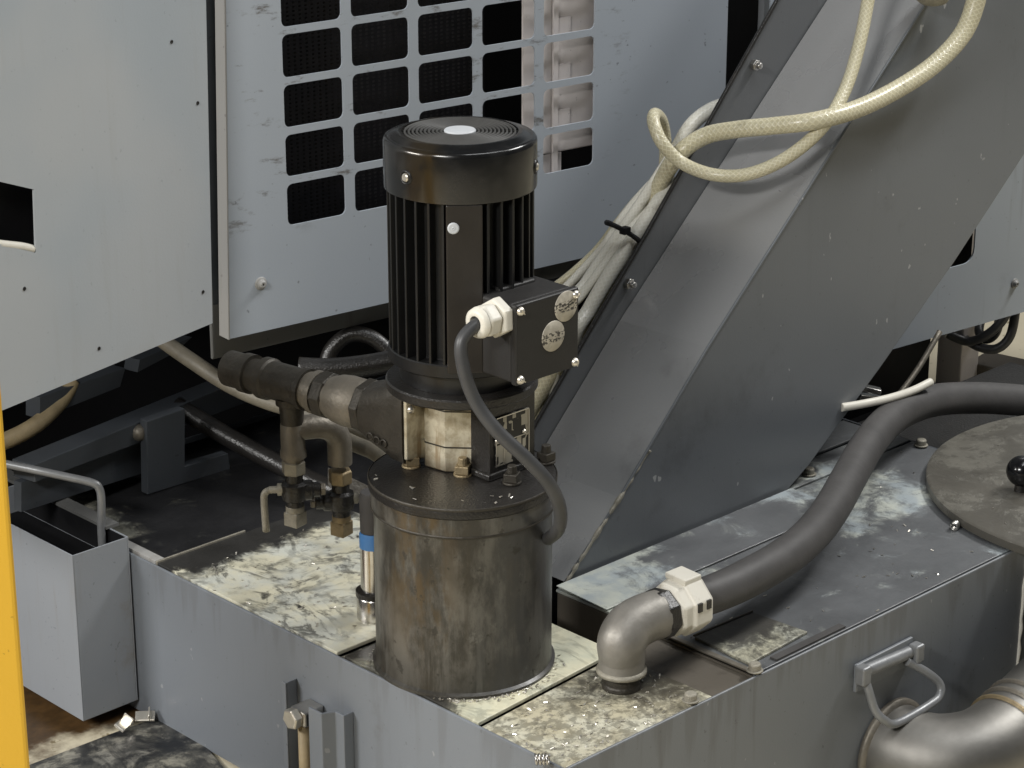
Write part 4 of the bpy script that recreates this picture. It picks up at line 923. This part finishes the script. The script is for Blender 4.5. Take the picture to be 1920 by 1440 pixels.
for k in (0, 1, 2):
    cc = c_+V((.082+k*.0140, -.0842, .0118+k*.0035)); b = B(); b.lathe([(rp-.001, -.003), (rp+.0022, -.0015), (rp+.0022, .0015), (rp-.001, .003)], cc, (1, .01, .25), 56); b.build('pipe_rib', M['galv'] if k else M['brass_dirty'], sp)

# ================================================================== background at the right
b = B(); q = oz(1790, 725, -.18); b.box((q.x-.02, q.y-.022, -.18), (q.x+.022, q.y+.02, .20)); tag(recenter(b.build('support_leg', M['filter'], bevel=.002)), 'beige square support leg standing behind the right end of the tank', 'leg')
b = B(); qa, qb = oz(1812, 722, -.18), oz(1990, 762, -.18)
d_ = (qb-qa).normalized(); n2 = V((-d_.y, d_.x, 0)); b.prism([qa, qb, qb+n2*.06, qa+n2*.06], (0, 0, .035)); tag(recenter(b.build('timber_beam', M['channel'], bevel=.002)), 'brown greasy beam lying on the pale floor behind the hose', 'beam')
q = oz(1762, 748, -.18); b = B(); b.box((q.x-.30, q.y+.02, -.178), (q.x, q.y+.5, .06)); b.build('plinth_block', M['black'], cab, bevel=.003)
for i, (pts, lab) in enumerate((([dp(1775, 625, 3.34), dp(1815, 640, 3.34), dp(1850, 628, 3.32), dp(1880, 600, 3.30), dp(1900, 560, 3.29)], 'black cable rising across the pale floor under the lower panel'),
    ([dp(1800, 630, 3.36), dp(1835, 650, 3.34), dp(1868, 654, 3.33), dp(1893, 632, 3.32), dp(1903, 590, 3.31), dp(1905, 550, 3.31)], 'outer loop of the black cable coil under the lower panel'),
    ([dp(1840, 595, 3.36), dp(1836, 622, 3.34), dp(1850, 636, 3.34), dp(1868, 622, 3.34), dp(1876, 585, 3.34)], 'inner tight loop of the black cable coil'))):
    hose('cable_coil', pts, .0066, M['cable'], lab, 'cable', 'black cables looped under the lower panel')
b = B(); b.tube([dp(1762, 622, 2.78), dp(1722, 690, 2.76), dp(1682, 745, 2.74)], .0035, 8, 4); tag(recenter(b.build('thin_rod', M['galv'])), 'thin grey rod leaning behind the chute above the white cable', 'rod')
hose('white_cable', [dp(1578, 764, 2.60), dp(1620, 757, 2.61), dp(1670, 746, 2.63), dp(1712, 732, 2.66), dp(1745, 716, 2.68)], .0046, M['white_plastic'], 'bare white cable stub poking out behind the black hose', 'cable')
for i, (p, lab) in enumerate((((1625, 728), 'upper bright metal scrap behind the chute'), ((1628, 744), 'lower bright metal scrap beside the white cable'))):
    c = dp(*p, 2.66); b = B(); b.box((-.016, -.006, -.003), (.016, .006, .003), Matrix.Translation(c) @ Matrix.Rotation(-.75+.5*i, 4, 'Z') @ Matrix.Rotation(.25, 4, 'Y')); tag(recenter(b.build('metal_scrap', M['chrome'], bevel=.001)), lab, 'scrap', 'loose metal scraps')
b = B(); b.box((.74, .02, -.178), (1.15, .20, -.045)); tag(recenter(b.build('drip_tray', M['oily_black'], bevel=.002)), 'black oily tray in the gap behind the round lid', 'tray')

# ================================================================== swarf, chips and nuts
def chips(name, spots, size, mat, zoff):
    b = B()
    for (x, y, z) in spots:
        s2 = size*random.uniform(.4, 1.3); Mx = Matrix.Translation((x, y, z+zoff)) @ Matrix.Rotation(random.uniform(0, 6.3), 4, 'Z') @ Matrix.Rotation(random.uniform(-.6, .6), 4, 'X') @ Matrix.Rotation(random.uniform(-.5, .5), 4, 'Y')
        b.box((-s2, -s2*.35, -s2*.12), (s2, s2*.35, s2*.12), Mx)
    return b.build(name, mat)
sp_ = []
for _ in range(150):
    a_ = random.gauss(camang, .75); r_ = .0835+abs(random.gauss(0, .0035)); x, y = r_*math.cos(a_), r_*math.sin(a_)
    if x > XL+.006: sp_.append((x, y, .0012))
for _ in range(170):
    x, y = random.uniform(x0+.004, XC-.004), random.uniform(YR+.008, -.108); sp_.append((x, y, -.001))
for _ in range(90):
    sp_.append((random.uniform(x0, .1), random.uniform(.1, .33), .0015))
for _ in range(110):
    sp_.append((random.uniform(.18, .73), random.uniform(YR+.008, .04), .0005))
for _ in range(12):
    a_ = random.uniform(camang-1.5, camang+1.2); r_ = random.uniform(.055, .081); sp_.append((r_*math.cos(a_), r_*math.sin(a_), .184))
for _ in range(35):
    a_ = random.uniform(0, 6.28); r_ = lr*math.sqrt(random.random())*.95; sp_.append((cx+r_*math.cos(a_), cy+r_*math.sin(a_), lz))
ch = chips('swarf', sp_, .0017, M['screw'], .0006)
tag(ch, 'fine bright metal chips scattered over the tank covers', 'swarf', kind='stuff')
# little coil of swarf at the near corner of the tank
def curl(c, r, n, pitch, ax_, lab, nm='swarf_curl', wr=.0011):
    ax_ = V(ax_).normalized(); u = ax_.orthogonal().normalized(); w = ax_.cross(u)
    pts = [V(c)+ax_*(pitch*k/10)+(u*math.cos(2*math.pi*k/10)+w*math.sin(2*math.pi*k/10))*r for k in range(n*10)]
    b = B(); b.tube(pts, wr, 6, 1); tag(recenter(b.build(nm, M['steel'])), lab, 'swarf', 'curled metal chips')
curl(oz(1030, 1424, .006), .0042, 4, .0030, (-.7, .7, 0), 'tight steel swarf curl on the near corner of the tank')
curl(oz(1788, 988, .005), .0040, 3, .0028, (.9, .3, 0), 'tight steel swarf curl at the rim of the round lid')
for p, lab, ro in (((232, 1358), 'flat bright metal offcut on the mat below the bin', .4), ((272, 1343), 'narrow bright metal offcut beside the tank foot', -.7)):
    c = oz(*p, -.168); b = B(); b.box((-.010, -.006, -.0015), (.010, .006, .0015), Matrix.Translation(c) @ Matrix.Rotation(ro, 4, 'Z') @ Matrix.Rotation(.5, 4, 'X')); b.box((.004, -.006, 0), (.0055, .006, .009), Matrix.Translation(c) @ Matrix.Rotation(ro, 4, 'Z') @ Matrix.Rotation(.5, 4, 'X'))
    tag(recenter(b.build('metal_offcut', M['screw'], bevel=.0008)), lab, 'offcut', 'bright offcuts on the floor')
